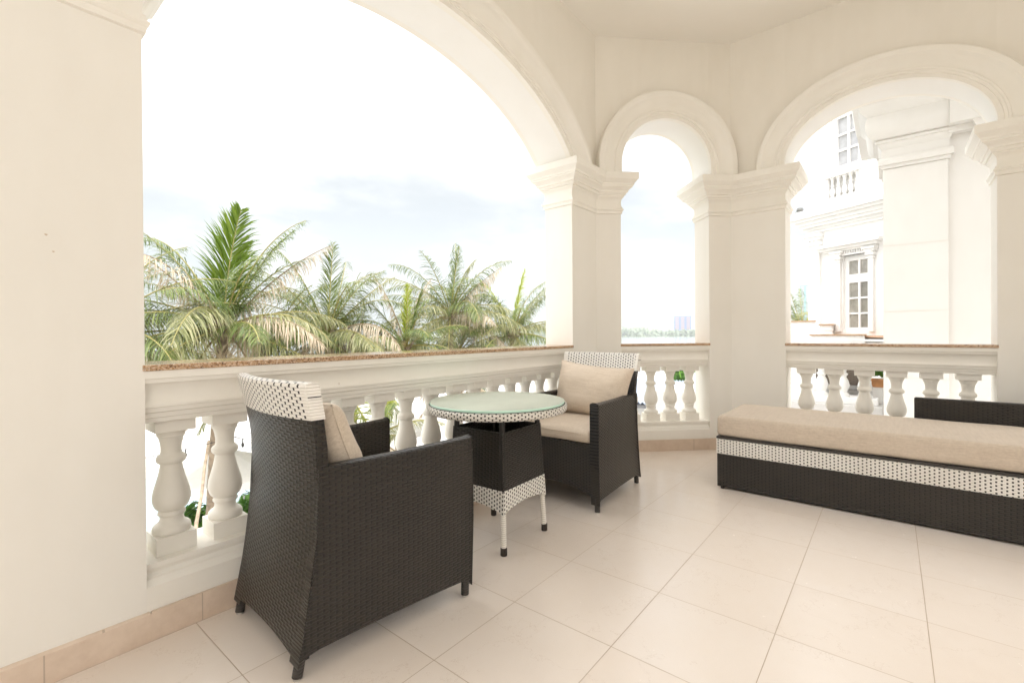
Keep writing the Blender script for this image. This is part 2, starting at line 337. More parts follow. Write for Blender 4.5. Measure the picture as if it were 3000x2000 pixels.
# ------------------------------------------------------------------ veranda geometry
H = 3.45; TH = 0.25; R2 = sqrt(0.5)
class Wall:
    def __init__(s, o, u, w): s.o = Vector(o); s.u = Vector(u); s.w = Vector(w)
    def __call__(s, u, w, z): p = s.o + s.u*u + s.w*w; return Vector((p.x, p.y, z))
WA = Wall((0, 1.888), (1, 0), (0, 1)); WB = Wall((3.428, 1.888), (R2, -R2), (R2, R2)); WC = Wall((4.263, 1.053), (0, -1), (1, 0))
WD = Wall((4.263, -0.933), (-R2, -R2), (R2, -R2))
A0, A1 = 0.417, 3.053; B0, B1 = 0.2105, 0.9825; C0, C1 = 0.403, 1.583
P_ab = [(3.053, 1.888), (3.428, 1.888), (3.577, 1.739), (3.754, 1.916), (3.532, 2.138), (3.053, 2.138)]
P_bc = [(4.123, 1.193), (4.263, 1.053), (4.263, 0.65), (4.513, 0.65), (4.513, 1.157), (4.300, 1.370)]
mir = lambda P: [(x, 0.12 - y) for x, y in P]
P_cd, P_de = mir(P_bc), mir(P_ab)
P_left = [(-0.30, 1.888), (0.417, 1.888), (0.417, 2.138), (-0.30, 2.138)]
P_far = [(-3.40, 1.888), (-2.936, 1.888), (-2.936, 2.138), (-3.40, 2.138)]
SHAFT = [(-0.15, 0), (H+0.01, 0)]
CAP = [(1.980, 0.001), (1.984, 0.010), (2.004, 0.011), (2.008, 0.016), (2.014, 0.020), (2.020, 0.020), (2.026, 0.011), (2.041, 0.011), (2.043, 0.002), (2.085, 0.002), (2.098, 0.004), (2.110, 0.011),
       (2.119, 0.020), (2.130, 0.021), (2.132, 0.030), (2.145, 0.036), (2.150, 0.038), (2.152, 0.047), (2.166, 0.050), (2.176, 0.058), (2.186, 0.072), (2.190, 0.078), (2.200, 0.079), (2.203, 0.086), (2.216, 0.088), (2.220, 0.094), (2.236, 0.104), (2.242, 0.112),
       (2.246, 0.115), (2.296, 0.115), (2.298, 0.110)]
SK = [(0.0, 0.010), (0.088, 0.010), (0.095, 0.004), (0.0952, 0.0005)]
def pillar(P, label):
    c = (sum(p[0] for p in P)/len(P), sum(p[1] for p in P)/len(P)); r = empty("pillar", (c[0], c[1], 0))
    Q = [(p[0]-c[0], p[1]-c[1]) for p in P]
    tag(r, label, "pillar", "pillars carrying the veranda arches")
    V, F = prism(Q, [(-.15, 0), (2.1, 0)]); mesh_obj("shaft", V, F, SHAFT_M, r)
    V, F = prism(Q, [(2.1, 0), (H+.01, 0)]); mesh_obj("upper_wall", V, F, WALL, r)
    V, F = prism(Q, CAP); mesh_obj("capital", V, F, WHITE, r, smooth=25)
    V, F = prism(Q, SK); mesh_obj("skirting", V, F, SKIRT, r)
    return r
pillar(P_left, "broad cream pier filling the left edge of the picture")
pillar(P_ab, "bent white pillar between the large arch and the narrow arch")
pillar(P_bc, "bent white pillar between the narrow arch and the right arch")
pillar(P_cd, "white pillar at the right edge of the picture behind the daybed")
pillar(P_de, "bent white pillar at the far right corner of the veranda, outside the photo")
pillar(P_far, "white pillar far behind the camera on the large arch side")

TRIM = [(0.0, 0.0), (0.0, 0.040), (0.030, 0.040), (0.033, 0.047), (0.048, 0.049), (0.052, 0.056), (0.064, 0.058), (0.068, 0.052), (0.080, 0.050), (0.105, 0.054), (0.130, 0.062), (0.150, 0.074),
        (0.158, 0.084), (0.166, 0.089), (0.178, 0.090), (0.200, 0.090), (0.207, 0.086), (0.208, 0.0)]
def arch(W, a0, a1, apex, ea, eb, spring, tw, label, lower=0.0, n=72, trims=True):
    """ellipse half axes ea, eb; cut at the opening; vertical stilts below z=spring"""
    cx = (a0+a1)/2; hw = (a1-a0)/2; zc = apex - eb
    def pt(t): return (cx - ea*cos(t), zc + eb*sin(t))
    t0 = math.acos(min(1, hw/ea)) if ea > hw + 1e-6 else 0.0
    curve = [pt(t0 + (pi-2*t0)*i/n) for i in range(n+1)]
    z0 = 2.29
    path = curve if curve[0][1] <= z0 else [(a0, z0)] + curve + [(a1, z0)]
    path = [(u, max(z, z0)) for u, z in path]
    r = empty("arch", tuple(W(cx, 0, z0))); tag(r, label, "arch", "arches round the veranda"); inv = Vector(r.location)
    V = []; F = []
    for u, z in path:
        for w, zz in ((0, z), (0, H+0.01), (TH, z), (TH, H+0.01)): V.append(W(u, w, zz) - inv)
    for i in range(len(path)-1):
        a, b = 4*i, 4*(i+1); F += [(a, b, b+1, a+1), (a+2, a+3, b+3, b+2), (a, a+2, b+2, b)]
    mesh_obj("spandrel_wall", V, F, [WALL, SOFF], r, mi=[0, 0, 1]*(len(path)-1), smooth=30)
    if not trims: return r
    # moulded archivolt on both faces
    te = math.asin((2.25-zc)/eb) if zc < 2.2 else t0
    c2 = [pt(te + (pi-2*te)*i/n) for i in range(n+1)]
    nrm = []
    for i, (u, z) in enumerate(c2):
        t = te + (pi-2*te)*i/n; g = Vector((-cos(t)/ea, sin(t)/eb)).normalized(); nrm.append(g)
    if c2[0][1] > 2.24:
        c2 = [(c2[0][0], 2.245)] + c2 + [(c2[-1][0], 2.245)]; nrm = [Vector((-1, 0))] + nrm + [Vector((1, 0))]
    sc = tw/0.208
    for side in (0, 1):
        V = []; m = len(TRIM)
        for (u, z), g in zip(c2, nrm):
            for q, d in TRIM: V.append(W(u + g.x*q*sc, (-d if side == 0 else TH + d), z + g.y*q*sc) - inv)
        F = [(i*m+k, i*m+k+1, (i+1)*m+k+1, (i+1)*m+k) if side == 0 else (i*m+k, (i+1)*m+k, (i+1)*m+k+1, i*m+k+1) for i in range(len(c2)-1) for k in range(m-1)]
        mesh_obj("archivolt", V, F, WHITE, r, smooth=28)
    return r
arch(WA, A0, A1, 2.761, 1.42, 0.87, 2.25, 0.208, "largest arch, spanning the palms and the cafe table")
arch(WB, B0, B1, 2.776, 0.386, 0.386, 2.39, 0.208, "narrowest round arch, between the two bent pillars")
arch(WC, C0, C1, 2.755, 0.59, 0.44, 2.3, 0.19, "middle sized arch above the daybed, neighbouring villa behind")
arch(WD, B0, B1, 2.776, 0.386, 0.386, 2.39, 0.208, "narrow arch right of the picture, outside the photo")
WE = Wall((3.47, -1.768), (-1, 0), (0, -1))
arch(WE, .417, 3.053, 2.761, 1.42, 0.87, 2.25, 0.208, "large unseen arch to the right of the camera, added to let in light")  # unseen opening, added to brighten the floor and walls
arch(WA, -2.936, -0.30, 2.761, 1.42, 0.87, 2.25, 0.208, "large unseen arch behind the camera, added to let in light")  # unseen opening, added to give light from behind the camera

def bal_profile():
    return [(.047, .664), (.047, .656), (.043, .650), (.043, .643), (.039, .639), (.037, .633), (.0335, .618), (.0315, .602), (.0315, .585), (.034, .577), (.040, .573), (.0445, .566), (.0455, .559), (.044, .551),
            (.039, .546), (.034, .543), (.0335, .538), (.036, .520), (.041, .497), (.0485, .470), (.0545, .448), (.0575, .428), (.0575, .414), (.054, .399), (.048, .387), (.041, .380), (.037, .378),
            (.039, .374), (.042, .370), (.042, .364), (.039, .360), (.036, .357), (.0355, .350), (.037, .342), (.043, .333), (.0515, .328), (.0565, .322), (.058, .314), (.058, .304), (.055, .300)][::-1]
m = MB(); m.lathe(bal_profile(), 40); m.box(-.06, .06, -.06, .06, .240, .300); m.box(-.06, .06, -.06, .06, .664, .7065)
bal_me = m.build("baluster", WHITE, smooth=40); BM = bal_me.data; bpy.data.objects.remove(bal_me)
RAILP = [(.0015, .883), (.0015, .857), (.008, .855), (.010, .842), (.015, .839), (.022, .832), (.029, .815), (.031, .800), (.030, .785), (.025, .772), (.021, .767), (.021, .759), (.027, .757), (.028, .743), (.034, .738), (.036, .723), (.041, .721), (.042, .706)]
LOWP = [(.020, .240), (.020, .223), (.025, .220), (.030, .208), (.024, .197), (.014, .193), (.010, .182), (.0015, .172), (.0015, -.15)]
def strip(W, u0, u1, prof, inv):
    sec = prof + [(TH - w, z) for w, z in prof[::-1]]; n = len(sec)
    V = [W(u, w, z) - inv for u in (u0, u1) for w, z in sec]
    F = [(k, (k+1) % n, n+(k+1) % n, n+k) for k in range(n)] + [tuple(range(n))[::-1], tuple(range(n, 2*n))]
    return V, F
def balustrade(W, u0, u1, cnt, gap, label):
    o = W((u0+u1)/2, TH/2, 0); r = empty("balustrade", tuple(o)); inv = Vector(o)
    tag(r, label, "balustrade", "balustrades closing the arches")
    V, F = strip(W, u0-.003, u1+.003, RAILP, inv); mesh_obj("top_rail", V, F, WHITE, r, smooth=30)
    V, F = strip(W, u0-.003, u1+.003, LOWP, inv); mesh_obj("base_wall", V, F, WHITE, r, smooth=30)
    g = MB(); g.box(u0-.006, u1+.006, -.005, TH+.005, .883, .9035, T=lambda u, w, z: W(u, w, z) - inv)
    bevel(g.build("coping", GRAN, r), 0.003)
    s = MB(); s.box(u0+.0102, u1-.0102, -.010, 0.0, 0, .095, T=lambda u, w, z: W(u, w, z) - inv); s.build("skirting", SKIRT, r)
    ang = atan2(W.u.y, W.u.x)
    for i in range(cnt):
        u = u0 + gap + .06 + (u1-u0-2*gap-.12)*i/(cnt-1)
        b = bpy.data.objects.new("baluster", BM); COL.objects.link(b); b.parent = r; p = W(u, .12, 0) - inv
        b.location = p; b.rotation_euler = (0, 0, ang)
    return r
balustrade(WA, A0, A1, 15, 0.04, "long white balustrade with orange granite coping under the largest arch")
balustrade(WB, B0, B1, 4, 0.065, "short white balustrade under the narrowest arch, behind the far armchair")
balustrade(WC, C0, C1, 6, 0.065, "white balustrade with six balusters behind the daybed")
balustrade(WD, B0, B1, 4, 0.065, "short white balustrade right of the picture, outside the photo")
balustrade(WE, .417, 3.053, 15, 0.04, "long white balustrade to the right of the camera, outside the photo")
balustrade(WA, -2.936, -0.30, 15, 0.04, "long white balustrade behind the camera, outside the photo")
# skirting joints
pier_ = bpy.data.objects["pillar"]
for cx_, cz_, rr_ in ((.191, 1.293, .0027), (.206, 1.246, .0022)):
    m = MB(); n_ = 9; V = [(cx_-pier_.location.x + rr_*(1+.4*sin(k*2.3))*cos(2*pi*k/n_)*1.3, 1.8872-pier_.location.y, cz_ + rr_*(1+.3*cos(k*1.7))*sin(2*pi*k/n_)) for k in range(n_)]
    V += [(x, y+.002, z) for x, y, z in V]; m.add(V, [tuple(range(n_)), tuple(range(n_, 2*n_))[::-1]] + [(k, (k+1) % n_, n_+(k+1) % n_, n_+k) for k in range(n_)])
    m.build("paint_chip", MATS.get("chip") or simple("chip", (.60, .49, .37), .8), pier_)
# floor, ceiling and the house wall behind
OUT = [(-3.40, 2.138), (3.532, 2.138), (4.513, 1.157), (4.513, -1.037), (3.532, -2.018), (-3.40, -2.018)]
V, F = prism(OUT, [(-0.25, 0.0), (0.0, 0.0)]); tag(mesh_obj("floor", V, F, FLOOR), kind="structure")
V, F = prism(OUT, [(H, 0.12), (H+0.35, 0.12)]); tag(mesh_obj("ceiling", V, F, CEIL), kind="structure")
m = MB(); m.box(-.36, .417, -2.018, -1.768, -.15, H+.01)
tag(m.build("house_wall", WALL), "plain cream pier of the veranda behind the camera", "wall")
# below the slab: the storey carrying the veranda
V, F = prism(OUT, [(-4.2, -0.02), (-0.26, -0.02)]); tag(mesh_obj("lower_storey", V, F, EXT), "white lower storey carrying the veranda", "building")

V, F = prism([(-3.4, 2.1), (3.50, 2.1), (4.48, 1.14), (4.48, -1.02), (3.50, -1.98), (-3.4, -1.98)], [(H+.36, 0.0), (8.5, 0.0)])
mesh_obj("upper_sky_blocker", V, F, EXT, None); tag(bpy.data.objects["upper_sky_blocker"], "unseen white mass above the veranda, added to block sky light", "building")  # unseen mass, added to keep sky light off the portico
m = MB(); m.box(-14, -6.5, -12, 9, -4.2, 6.5); m.box(-6.49, 5.5, -12, -7.5, -4.2, 4.6); tag(m.build("rear_light_blocker", EXT), "unseen white masses behind the veranda, added to hold back light", "building")  # unseen masses, added and placed to dim the portico, reveals and left pier

# ------------------------------------------------------------------ armchairs
def lerp(T, z):
    if z <= T[0][0]: return T[0][1]
    for (a, b), (c, d) in zip(T, T[1:]):
        if z <= c: return b + (d-b)*(z-a)/(c-a)
    return T[-1][1]
BX = [(0.0, -.012), (.05, -.006), (.08, .0), (.17, .019), (.32, .042), (.45, .054), (.56, .058), (.66, .053), (.76, .038), (.862, .016)]
HW = [(0.0, .255), (.3, .259), (.6, .264), (.75, .272), (.862, .282)]
def bow(y, z, hw): return -0.042*(1-(y/hw)**2)*min(1, max(0, (z-.05)/.75))
def back_grid(z0f, z1, th, out=0.0, nz_=28, ny=28, top_round=True):
    """closed shell between outer back surface and an offset inner one, uv in metres"""
    V, UV, F = [], [], []
    def P(y, z, s):
        hw = lerp(HW, z); yy = y*(hw+out); return Vector((lerp(BX, z) + bow(yy, z, hw+.01) + s, yy, z))
    prof = []
    for i in range(nz_+1):
        prof.append((i/nz_, -out))
    grid = []
    for j in range(ny+1):
        y = -1 + 2*j/ny; z0 = z0f(y)
        col = []
        for i in range(nz_+1): col.append(P(y, z0 + (z1-z0)*i/nz_, -out))
        # rounded top
        for a in (30, 60, 90, 120, 150):
            p = P(y, z1, -out); r = (th+2*out)/2; col.append(Vector((p.x + r - r*cos(radians(a)), p.y, p.z + 0.5*r*sin(radians(a)))))
        for i in range(nz_, -1, -1): col.append(P(y, z0 + (z1-z0)*i/nz_, th+out))
        grid.append(col)
    n = len(grid[0])
    for col in grid:
        d = 0
        for i, p in enumerate(col):
            if i: d += (p-col[i-1]).length
            V.append(p); UV.append((p.y, p.z if i <= nz_ or i > nz_+5 else z1 + (p.x-col[nz_].x)))
    for j in range(ny):
        for k in range(n-1): F.append((j*n+k, (j+1)*n+k, (j+1)*n+k+1, j*n+k+1))
        F.append((j*n+n-1, (j+1)*n+n-1, (j+1)*n, j*n))
    for base, rev in ((0, 1), (ny*n, -1)):
        b = len(V); ring = V[base:base+n]; V += ring; UV += [(p.x, p.z) for p in ring]; F.append(tuple(b+k for k in range(n))[::rev])
    return V, F, UV
def make_chair():
    r = empty("wicker_armchair")
    tag(r, "x", "armchair", "wicker armchairs at the cafe table")
    V, F, UV = back_grid(lambda y: .052 + .022*(1-y*y), .752, .036)
    mesh_obj("backrest", V, F, DARKW, r, uv=UV, smooth=45)
    V, F, UV = back_grid(lambda y: .749, .851, .036, out=.003, nz_=8)
    # two materials: woven faces, wrapped ends
    b = mesh_obj("headrest_band", V, F, [WHITEW, WHITEEDGE], r, uv=UV, smooth=45)
    me = b.data
    for p in me.polygons:
        c = p.center
        if abs(c.y) > lerp(HW, c.z) - 0.014: p.material_index = 1
    n1 = MB(); hwz = lerp(HW, .82)+.0035
    for s in (-1, 1):
        n1.box(lerp(BX, .82)-.004, lerp(BX, .82)+.036, min(s*hwz, s*(hwz+.0015)), max(s*hwz, s*(hwz+.0015)), .8165, .8195)
    n1.build("seam_strap", DARKP, b)
    # arms: full side panels with thickness
    for s in (-1, 1):
        prof = [(lerp(BX, z)+.004, z) for z in (.05, .08, .12, .17, .25, .32, .4, .5, .56, .597)]
        N = 20; V = []; F = []; UV = []
        rows = []
        for k in range(N+1):
            t = k/N; col = []
            for zi in range(17):
                q = zi/16
                xb_top = lerp(BX, .6) + .036; xf = .640
                # bottom edge flares down at both legs
                zb = .066 - .018*max(0, 1-t/.07) - .018*max(0, (t-.95)/.05) + .006*sin(pi*t)
                zt = .600 - .004*sin(pi*t)
                z = zb + (zt-zb)*q
                xb = lerp(BX, z) - .0012
                x = xb + (xf - .012*max(0, (.3-z)/.3) - xb)*t
                yo = .2625 + .0425*min(1, max(0, x/.63)) + .004*sin(pi*t)*sin(pi*q)
                col.append((x, yo, z))
            rows.append(col)
        def shell(th):
            V = []; UVs = []; F = []
            n = 17
            for col in rows:
                loop = [Vector((x, s*yo, z)) for x, yo, z in col]
                zt = col[-1][2]
                top = [Vector((col[-1][0], s*(col[-1][1]-th*f), zt+.008*sin(pi*f))) for f in (.12, .35, .65, .88)]
                inner = [Vector((x, s*(yo-th), z)) for x, yo, z in col[::-1]]
                V += loop + top + inner
                for p in loop: UVs.append((p.x, p.z))
                for i, p in enumerate(top): UVs.append((p.x, zt+.01*(i+1)))
                for p in inner: UVs.append((p.x, p.z))
            m_ = 2*n+4
            for j in range(N):
                for k in range(m_): F.append((j*m_+k, (j+1)*m_+k, (j+1)*m_+(k+1) % m_, j*m_+(k+1) % m_) if s < 0 else (j*m_+k, j*m_+(k+1) % m_, (j+1)*m_+(k+1) % m_, (j+1)*m_+k))
            F.append(tuple(range(m_))[::1 if s > 0 else -1]); F.append(tuple(N*m_+k for k in range(m_))[::-1 if s > 0 else 1])
            return V, F, UVs
        V, F, UVs = shell(.046)
        bevel(mesh_obj("arm", V, F, DARKW, r, uv=UVs, smooth=50), 0.005, 2, 50)
        # front post strip of the arm, wrapped
    # seat apron and seat deck
    V = []; F = []; UV = []; ny = 24
    for k in range(ny+1):
        y = -.262 + .524*k/ny; q = 1 - (y/.262)**2; zb = .068 + .058*q**0.7
        for x, z in ((.618, zb), (.627, .375), (.600, .378), (.597, zb)): V.append((x, y, z)); UV.append((y, z))
        if k < ny: b = 4*k; F += [(b, b+4, b+5, b+1), (b+1, b+5, b+6, b+2), (b+2, b+6, b+7, b+3), (b+3, b+7, b+4, b)]
    mesh_obj("seat_apron", V, F, DARKW, r, uv=UV)
    d = MB(); d.box(.07, .600, -.245, .245, .352, .374); d.build("seat", DARKW, r)
    for (fx, fy, tx, ty) in ((.002, .240, .018, .243), (.002, -.240, .018, -.243), (.615, .285, .617, .285), (.615, -.285, .617, -.285)):
        l = MB(); l.tube([(fx, fy, .006), (fx+(tx-fx)*.5, (fy+ty)/2, .05), (tx, ty, .085)], .0150, 16)
        lo = l.build("leg", DARKWRAP, r, smooth=40)
        g = MB(); g.lathe([(.011, 0), (.0125, .001), (.0125, .0062)], 16, c=(fx, fy, 0)); g.build("foot_glide", METAL, lo, smooth=40)
    return r
chair = make_chair()
chair['label'] = "dark wicker armchair seen from behind, nearest the camera, white woven top band"
chair.location = (.655, 1.580, 0); chair.rotation_euler = (0, 0, radians(-3))
chair2 = copy_tree(chair); chair2.location = (2.905, 1.549, 0); chair2.rotation_euler = (0, 0, radians(180))
chair2['label'] = "dark wicker armchair facing the camera beyond the table, both its cushions in full view"

def rounded_block(sx, sy, sz, r=.025, n=(26, 26), puff=.006, seed=0, wr=.002):
    """cushion: rounded box sampled on a cube-sphere-like grid"""
    V = []; F = []; idx = {}
    nx, ny, nz_ = n[0], n[1], 6
    def put(i, j, k):
        key = (i, j, k)
        if key in idx: return idx[key]
        def ax(i, N, s):
            # denser at the ends
            t = -cos(pi*i/N) if N > 8 else -1 + 2*i/N
            t = 0.6*t + 0.4*(-1 + 2*i/N); return t*s/2
        x, y, z = ax(i, nx, sx), ax(j, ny, sy), ax(k, nz_, sz)
        p = Vector((x, y, z))
        inner = Vector((max(-sx/2+r, min(sx/2-r, x)), max(-sy/2+r, min(sy/2-r, y)), max(-sz/2+r, min(sz/2-r, z))))
        d = p - inner
        if d.length > 1e-6: p = inner + d.normalized()*r
        u, v = x/(sx/2), y/(sy/2)
        e = (1-u**4)*(1-v**4)
        if z > 0: p.z += puff*e
        p += Vector((noise.noise(p*9+Vector((seed, 0, 0))), noise.noise(p*9+Vector((0, seed+3, 0))), noise.noise(p*7+Vector((0, 0, seed)))))*wr
        idx[key] = len(V); V.append(p); return idx[key]
    for i in range(nx):
        for j in range(ny):
            F.append((put(i, j, nz_), put(i+1, j, nz_), put(i+1, j+1, nz_), put(i, j+1, nz_)))
            F.append((put(i, j, 0), put(i, j+1, 0), put(i+1, j+1, 0), put(i+1, j, 0)))
    for i in range(nx):
        for k in range(nz_):
            F.append((put(i, 0, k), put(i+1, 0, k), put(i+1, 0, k+1), put(i, 0, k+1)))
            F.append((put(i, ny, k), put(i, ny, k+1), put(i+1, ny, k+1), put(i+1, ny, k)))
    for j in range(ny):
        for k in range(nz_):
            F.append((put(0, j, k), put(0, j, k+1), put(0, j+1, k+1), put(0, j+1, k)))
            F.append((put(nx, j, k), put(nx, j+1, k), put(nx, j+1, k+1), put(nx, j, k+1)))
    return V, F
def seat_cushion(cl, rz, label):
    r = empty("seat_cushion", cl, rz); tag(r, label, "cushion", "beige seat cushions on the armchairs")
    V, F = rounded_block(.535, .512, .070, .028, (30, 30), .012, 2)
    mesh_obj("cover", V, F, FAB, r, smooth=60)
    p = MB()
    for zz in (-.0, ):
        pts = []
        for k in range(65):
            a = 2*pi*k/64; c, s_ = cos(a), sin(a); e = 7
            f = (abs(c)**e + abs(s_)**e)**(-1/e); pts.append((c*f*.2672, s_*f*.2557, .018))
        p.tube(pts, .0028, 6)
    p.build("piping", FAB, r, smooth=60)
    return r
seat_cushion((.655+.352*cos(radians(-3)), 1.58+.352*sin(radians(-3)), .413), radians(-3), "beige seat cushion in the nearer armchair, mostly hidden by its arm")
seat_cushion((2.905-.372, 1.549, .413), radians(180), "beige seat cushion in the armchair beyond the table")
def pillow_mesh(w, h, t, seed):
    V = []; F = []; N = 36; M_ = 26; UV = []
    for side in (1, -1):
        for j in range(M_+1):
            for i in range(N+1):
                u, v = -1 + 2*i/N, -1 + 2*j/M_
                ed = (max(0, 1-abs(u)**2.6)*max(0, 1-abs(v)**2.6))**.5
                # sides pulled in between the corners
                x = u*w/2*(1 - .075*(1-v*v)); y = v*h/2*(1 - .10*(1-u*u))
                crn = max(abs(u), abs(v))
                wr = .010*noise.noise(Vector((u*1.5+seed, v*1.5, side*2.0))) + .0045*abs(noise.noise(Vector((u*5+seed, v*4-seed, side))))*min(1, ed*3)
                rad = .004*sin(9*atan2(v, u)+seed)*max(0, crn-.45)*ed
                z = side*(t/2*ed + .003) + side*(wr + rad)*min(1, ed*4)
                V.append((z, x, y))
    S_ = (N+1)*(M_+1)
    for j in range(M_):
        for i in range(N):
            a = j*(N+1)+i; F.append((a, a+1, a+N+2, a+N+1)); F.append((S_+a, S_+a+N+1, S_+a+N+2, S_+a+1))
    ring = [i for i in range(N+1)] + [(j*(N+1)+N) for j in range(1, M_+1)] + [M_*(N+1)+i for i in range(N-1, -1, -1)] + [j*(N+1) for j in range(M_-1, 0, -1)]
    for k in range(len(ring)): a, b = ring[k], ring[(k+1) % len(ring)]; F.append((a, S_+a, S_+b, b))
    return V, F, [V[k] for k in ring]
def pillow(cl, rz, lean, label, w=.50, h=.335, t=.15, seed=1, turn=0):
    r = bpy.data.objects.new("back_pillow", None); COL.objects.link(r); r.location = cl; r.rotation_euler = (turn, lean, rz)
    tag(r, label, "pillow", "beige back pillows on the armchairs")
    V, F, ring = pillow_mesh(w, h, t, seed)
    mesh_obj("cover", V, F, FAB, r, smooth=80)
    s = MB(); s.tube([(0, p[1]*1.004, p[2]*1.004) for p in ring + ring[:1]], .0032, 6, cap=False); s.build("piping", FAB, r, smooth=60)
    return r
pillow((2.905-.182, 1.545, .617), radians(180), radians(-16), "plump beige pillow against the back of the armchair beyond the table", w=.55, h=.355, t=.165, seed=3, turn=radians(-4))
pillow((.655+.178, 1.585, .618), radians(-3), radians(-21), "beige pillow in the nearer armchair, seen edge-on above its arm", seed=8, t=.17, h=.35)

# ------------------------------------------------------------------ cafe table
def cafe_table(c, rz):
    r = empty("cafe_table", (c[0], c[1], 0), rz); tag(r, "round cafe table with frosted green glass top on a dark and white wicker base", "table")
    g = MB(); g.lathe([(.3325, .6560), (.3345, .6575), (.3345, .6655), (.333, .6670)], 96); 
    g.build("glass_top", [GLASSTOP, GLASSEDGE], r, smooth=40)
    gm = [o for o in bpy.data.objects if o.parent == r][0].data
    for p in gm.polygons:
        if abs(p.normal.z) < .8: p.material_index = 1
    # woven rim with metric uv
    prof = [(.338, .6545), (.3455, .652), (.3475, .645), (.347, .635), (.344, .624), (.337, .619), (.325, .618)]
    n = 128; V = []; UV = []; F = []; L = [0]
    for (a, b), (c_, d) in zip(prof, prof[1:]): L.append(L[-1] + math.hypot(c_-a, d-b))
    for k in range(n+1):
        a = 2*pi*k/n
        for (rad, z), l in zip(prof, L): V.append((rad*cos(a), rad*sin(a), z)); UV.append((a*.345, .652 - l))
    m_ = len(prof); F = [(k*m_+i, k*m_+i+1, (k+1)*m_+i+1, (k+1)*m_+i) for k in range(n) for i in range(m_-1)]
    mesh_obj("rim", V, F, RIMW, r, uv=UV, smooth=60)
    u = MB(); u.lathe([(.330, .6185), (.337, .621), (.338, .6555)], 96); u.build("top_board", DARKP, r, smooth=40)
    hs = lambda z: .1665 - .043*z
    def face(z0, z1, mat, name, out=0.0, archd=0.0):
        V = []; F = []; UV = []; N = 16
        for q in range(4):
            for k in range(N+1):
                t = -1 + 2*k/N
                for zz in range(7):
                    f = zz/6; zb = z0 + archd*(1-t*t)**.8; z = zb + (z1-zb)*f; h = hs(z) + .012 + out
                    p = Matrix.Rotation(q*pi/2, 3, 'Z') @ Vector((h, t*h, z)); V.append(p); UV.append((t*h + q*.7, z))
            b = q*(N+1)*7
            F += [(b+k*7+i, b+(k+1)*7+i, b+(k+1)*7+i+1, b+k*7+i+1) for k in range(N) for i in range(6)]
        o = mesh_obj(name, V, F, mat, r, uv=UV); sm = o.modifiers.new("solid", 'SOLIDIFY'); sm.thickness = .010; sm.offset = -1
        return o
    face(.283, .545, DARKW, "wicker_skirt")
    face(.180, .285, WHITEWS, "white_band", .002, .028)
    for sx in (-1, 1):
        for sy in (-1, 1):
            P = lambda z: (sx*hs(z), sy*hs(z), z)
            l = MB(); l.tube([P(.03), P(.1), P(.2), P(.29)], .0128, 16, m=0); l.tube([P(.286), P(.4), P(.545), P(.620)], .0130, 16, m=1)
            lo = l.build("leg", [WHITEWRAP, DARKP], r, smooth=40)
            ft = MB(); ft.lathe([(.014, 0), (.0155, .002), (.0150, .034), (.013, .0355)], 16, c=(P(0)[0], P(0)[1], 0)); ft.build("foot", RUBBER, lo, smooth=40)
    return r
cafe_table((1.751, 1.525), radians(2))

# ------------------------------------------------------------------ daybed
def daybed():
    X0, X1, Y0, Y1 = 3.137, 3.800, .866, -1.35
    r = empty("daybed", (X0, Y0, 0)); O = Vector((X0, Y0, 0)); T = lambda x, y, z: Vector((x, y, z)) - O
    tag(r, "long low daybed of dark wicker with a white woven stripe", "daybed")
    m = MB(); m.box(X0, X1, Y1, Y0, .012, .318, T=T); bevel(m.build("base", BEDD, r), .004)
    m = MB(); m.box(X0-.0022, X1+.0022, Y1-.0022, Y0+.0022, .222, .316, T=T); m.build("white_stripe", BEDW, r)
    m = MB(); m.box(X0-.004, X1+.004, Y1-.004, Y0+.004, .3175, .332, T=T); bevel(m.build("top_lip", DARKWRAP, r), .004)
    m = MB(); m.box(X1+.005, X1+.055, Y1, -.113, .012, .584, T=T); bevel(m.build("backrest", BEDD, r), .010, 3)
    for x in (X0+.012, X1-.03):
        for y in (Y0-.03, Y1+.03): m = MB(); m.tube([T(x, y, 0), T(x, y, .014)], .012, 12); m.build("leg", RUBBER, r)
    c = empty("mattress", ((X0+X1)/2, (Y0+Y1)/2, .3325+.064)); tag(c, "long beige mattress lying on the daybed", "mattress")
    V, F = rounded_block(X1-X0-.010, Y0-Y1+.004, .128, .022, (40, 110), .001, 5, .003); mesh_obj("cover", V, F, FABD, c, smooth=60)
    return r
daybed()

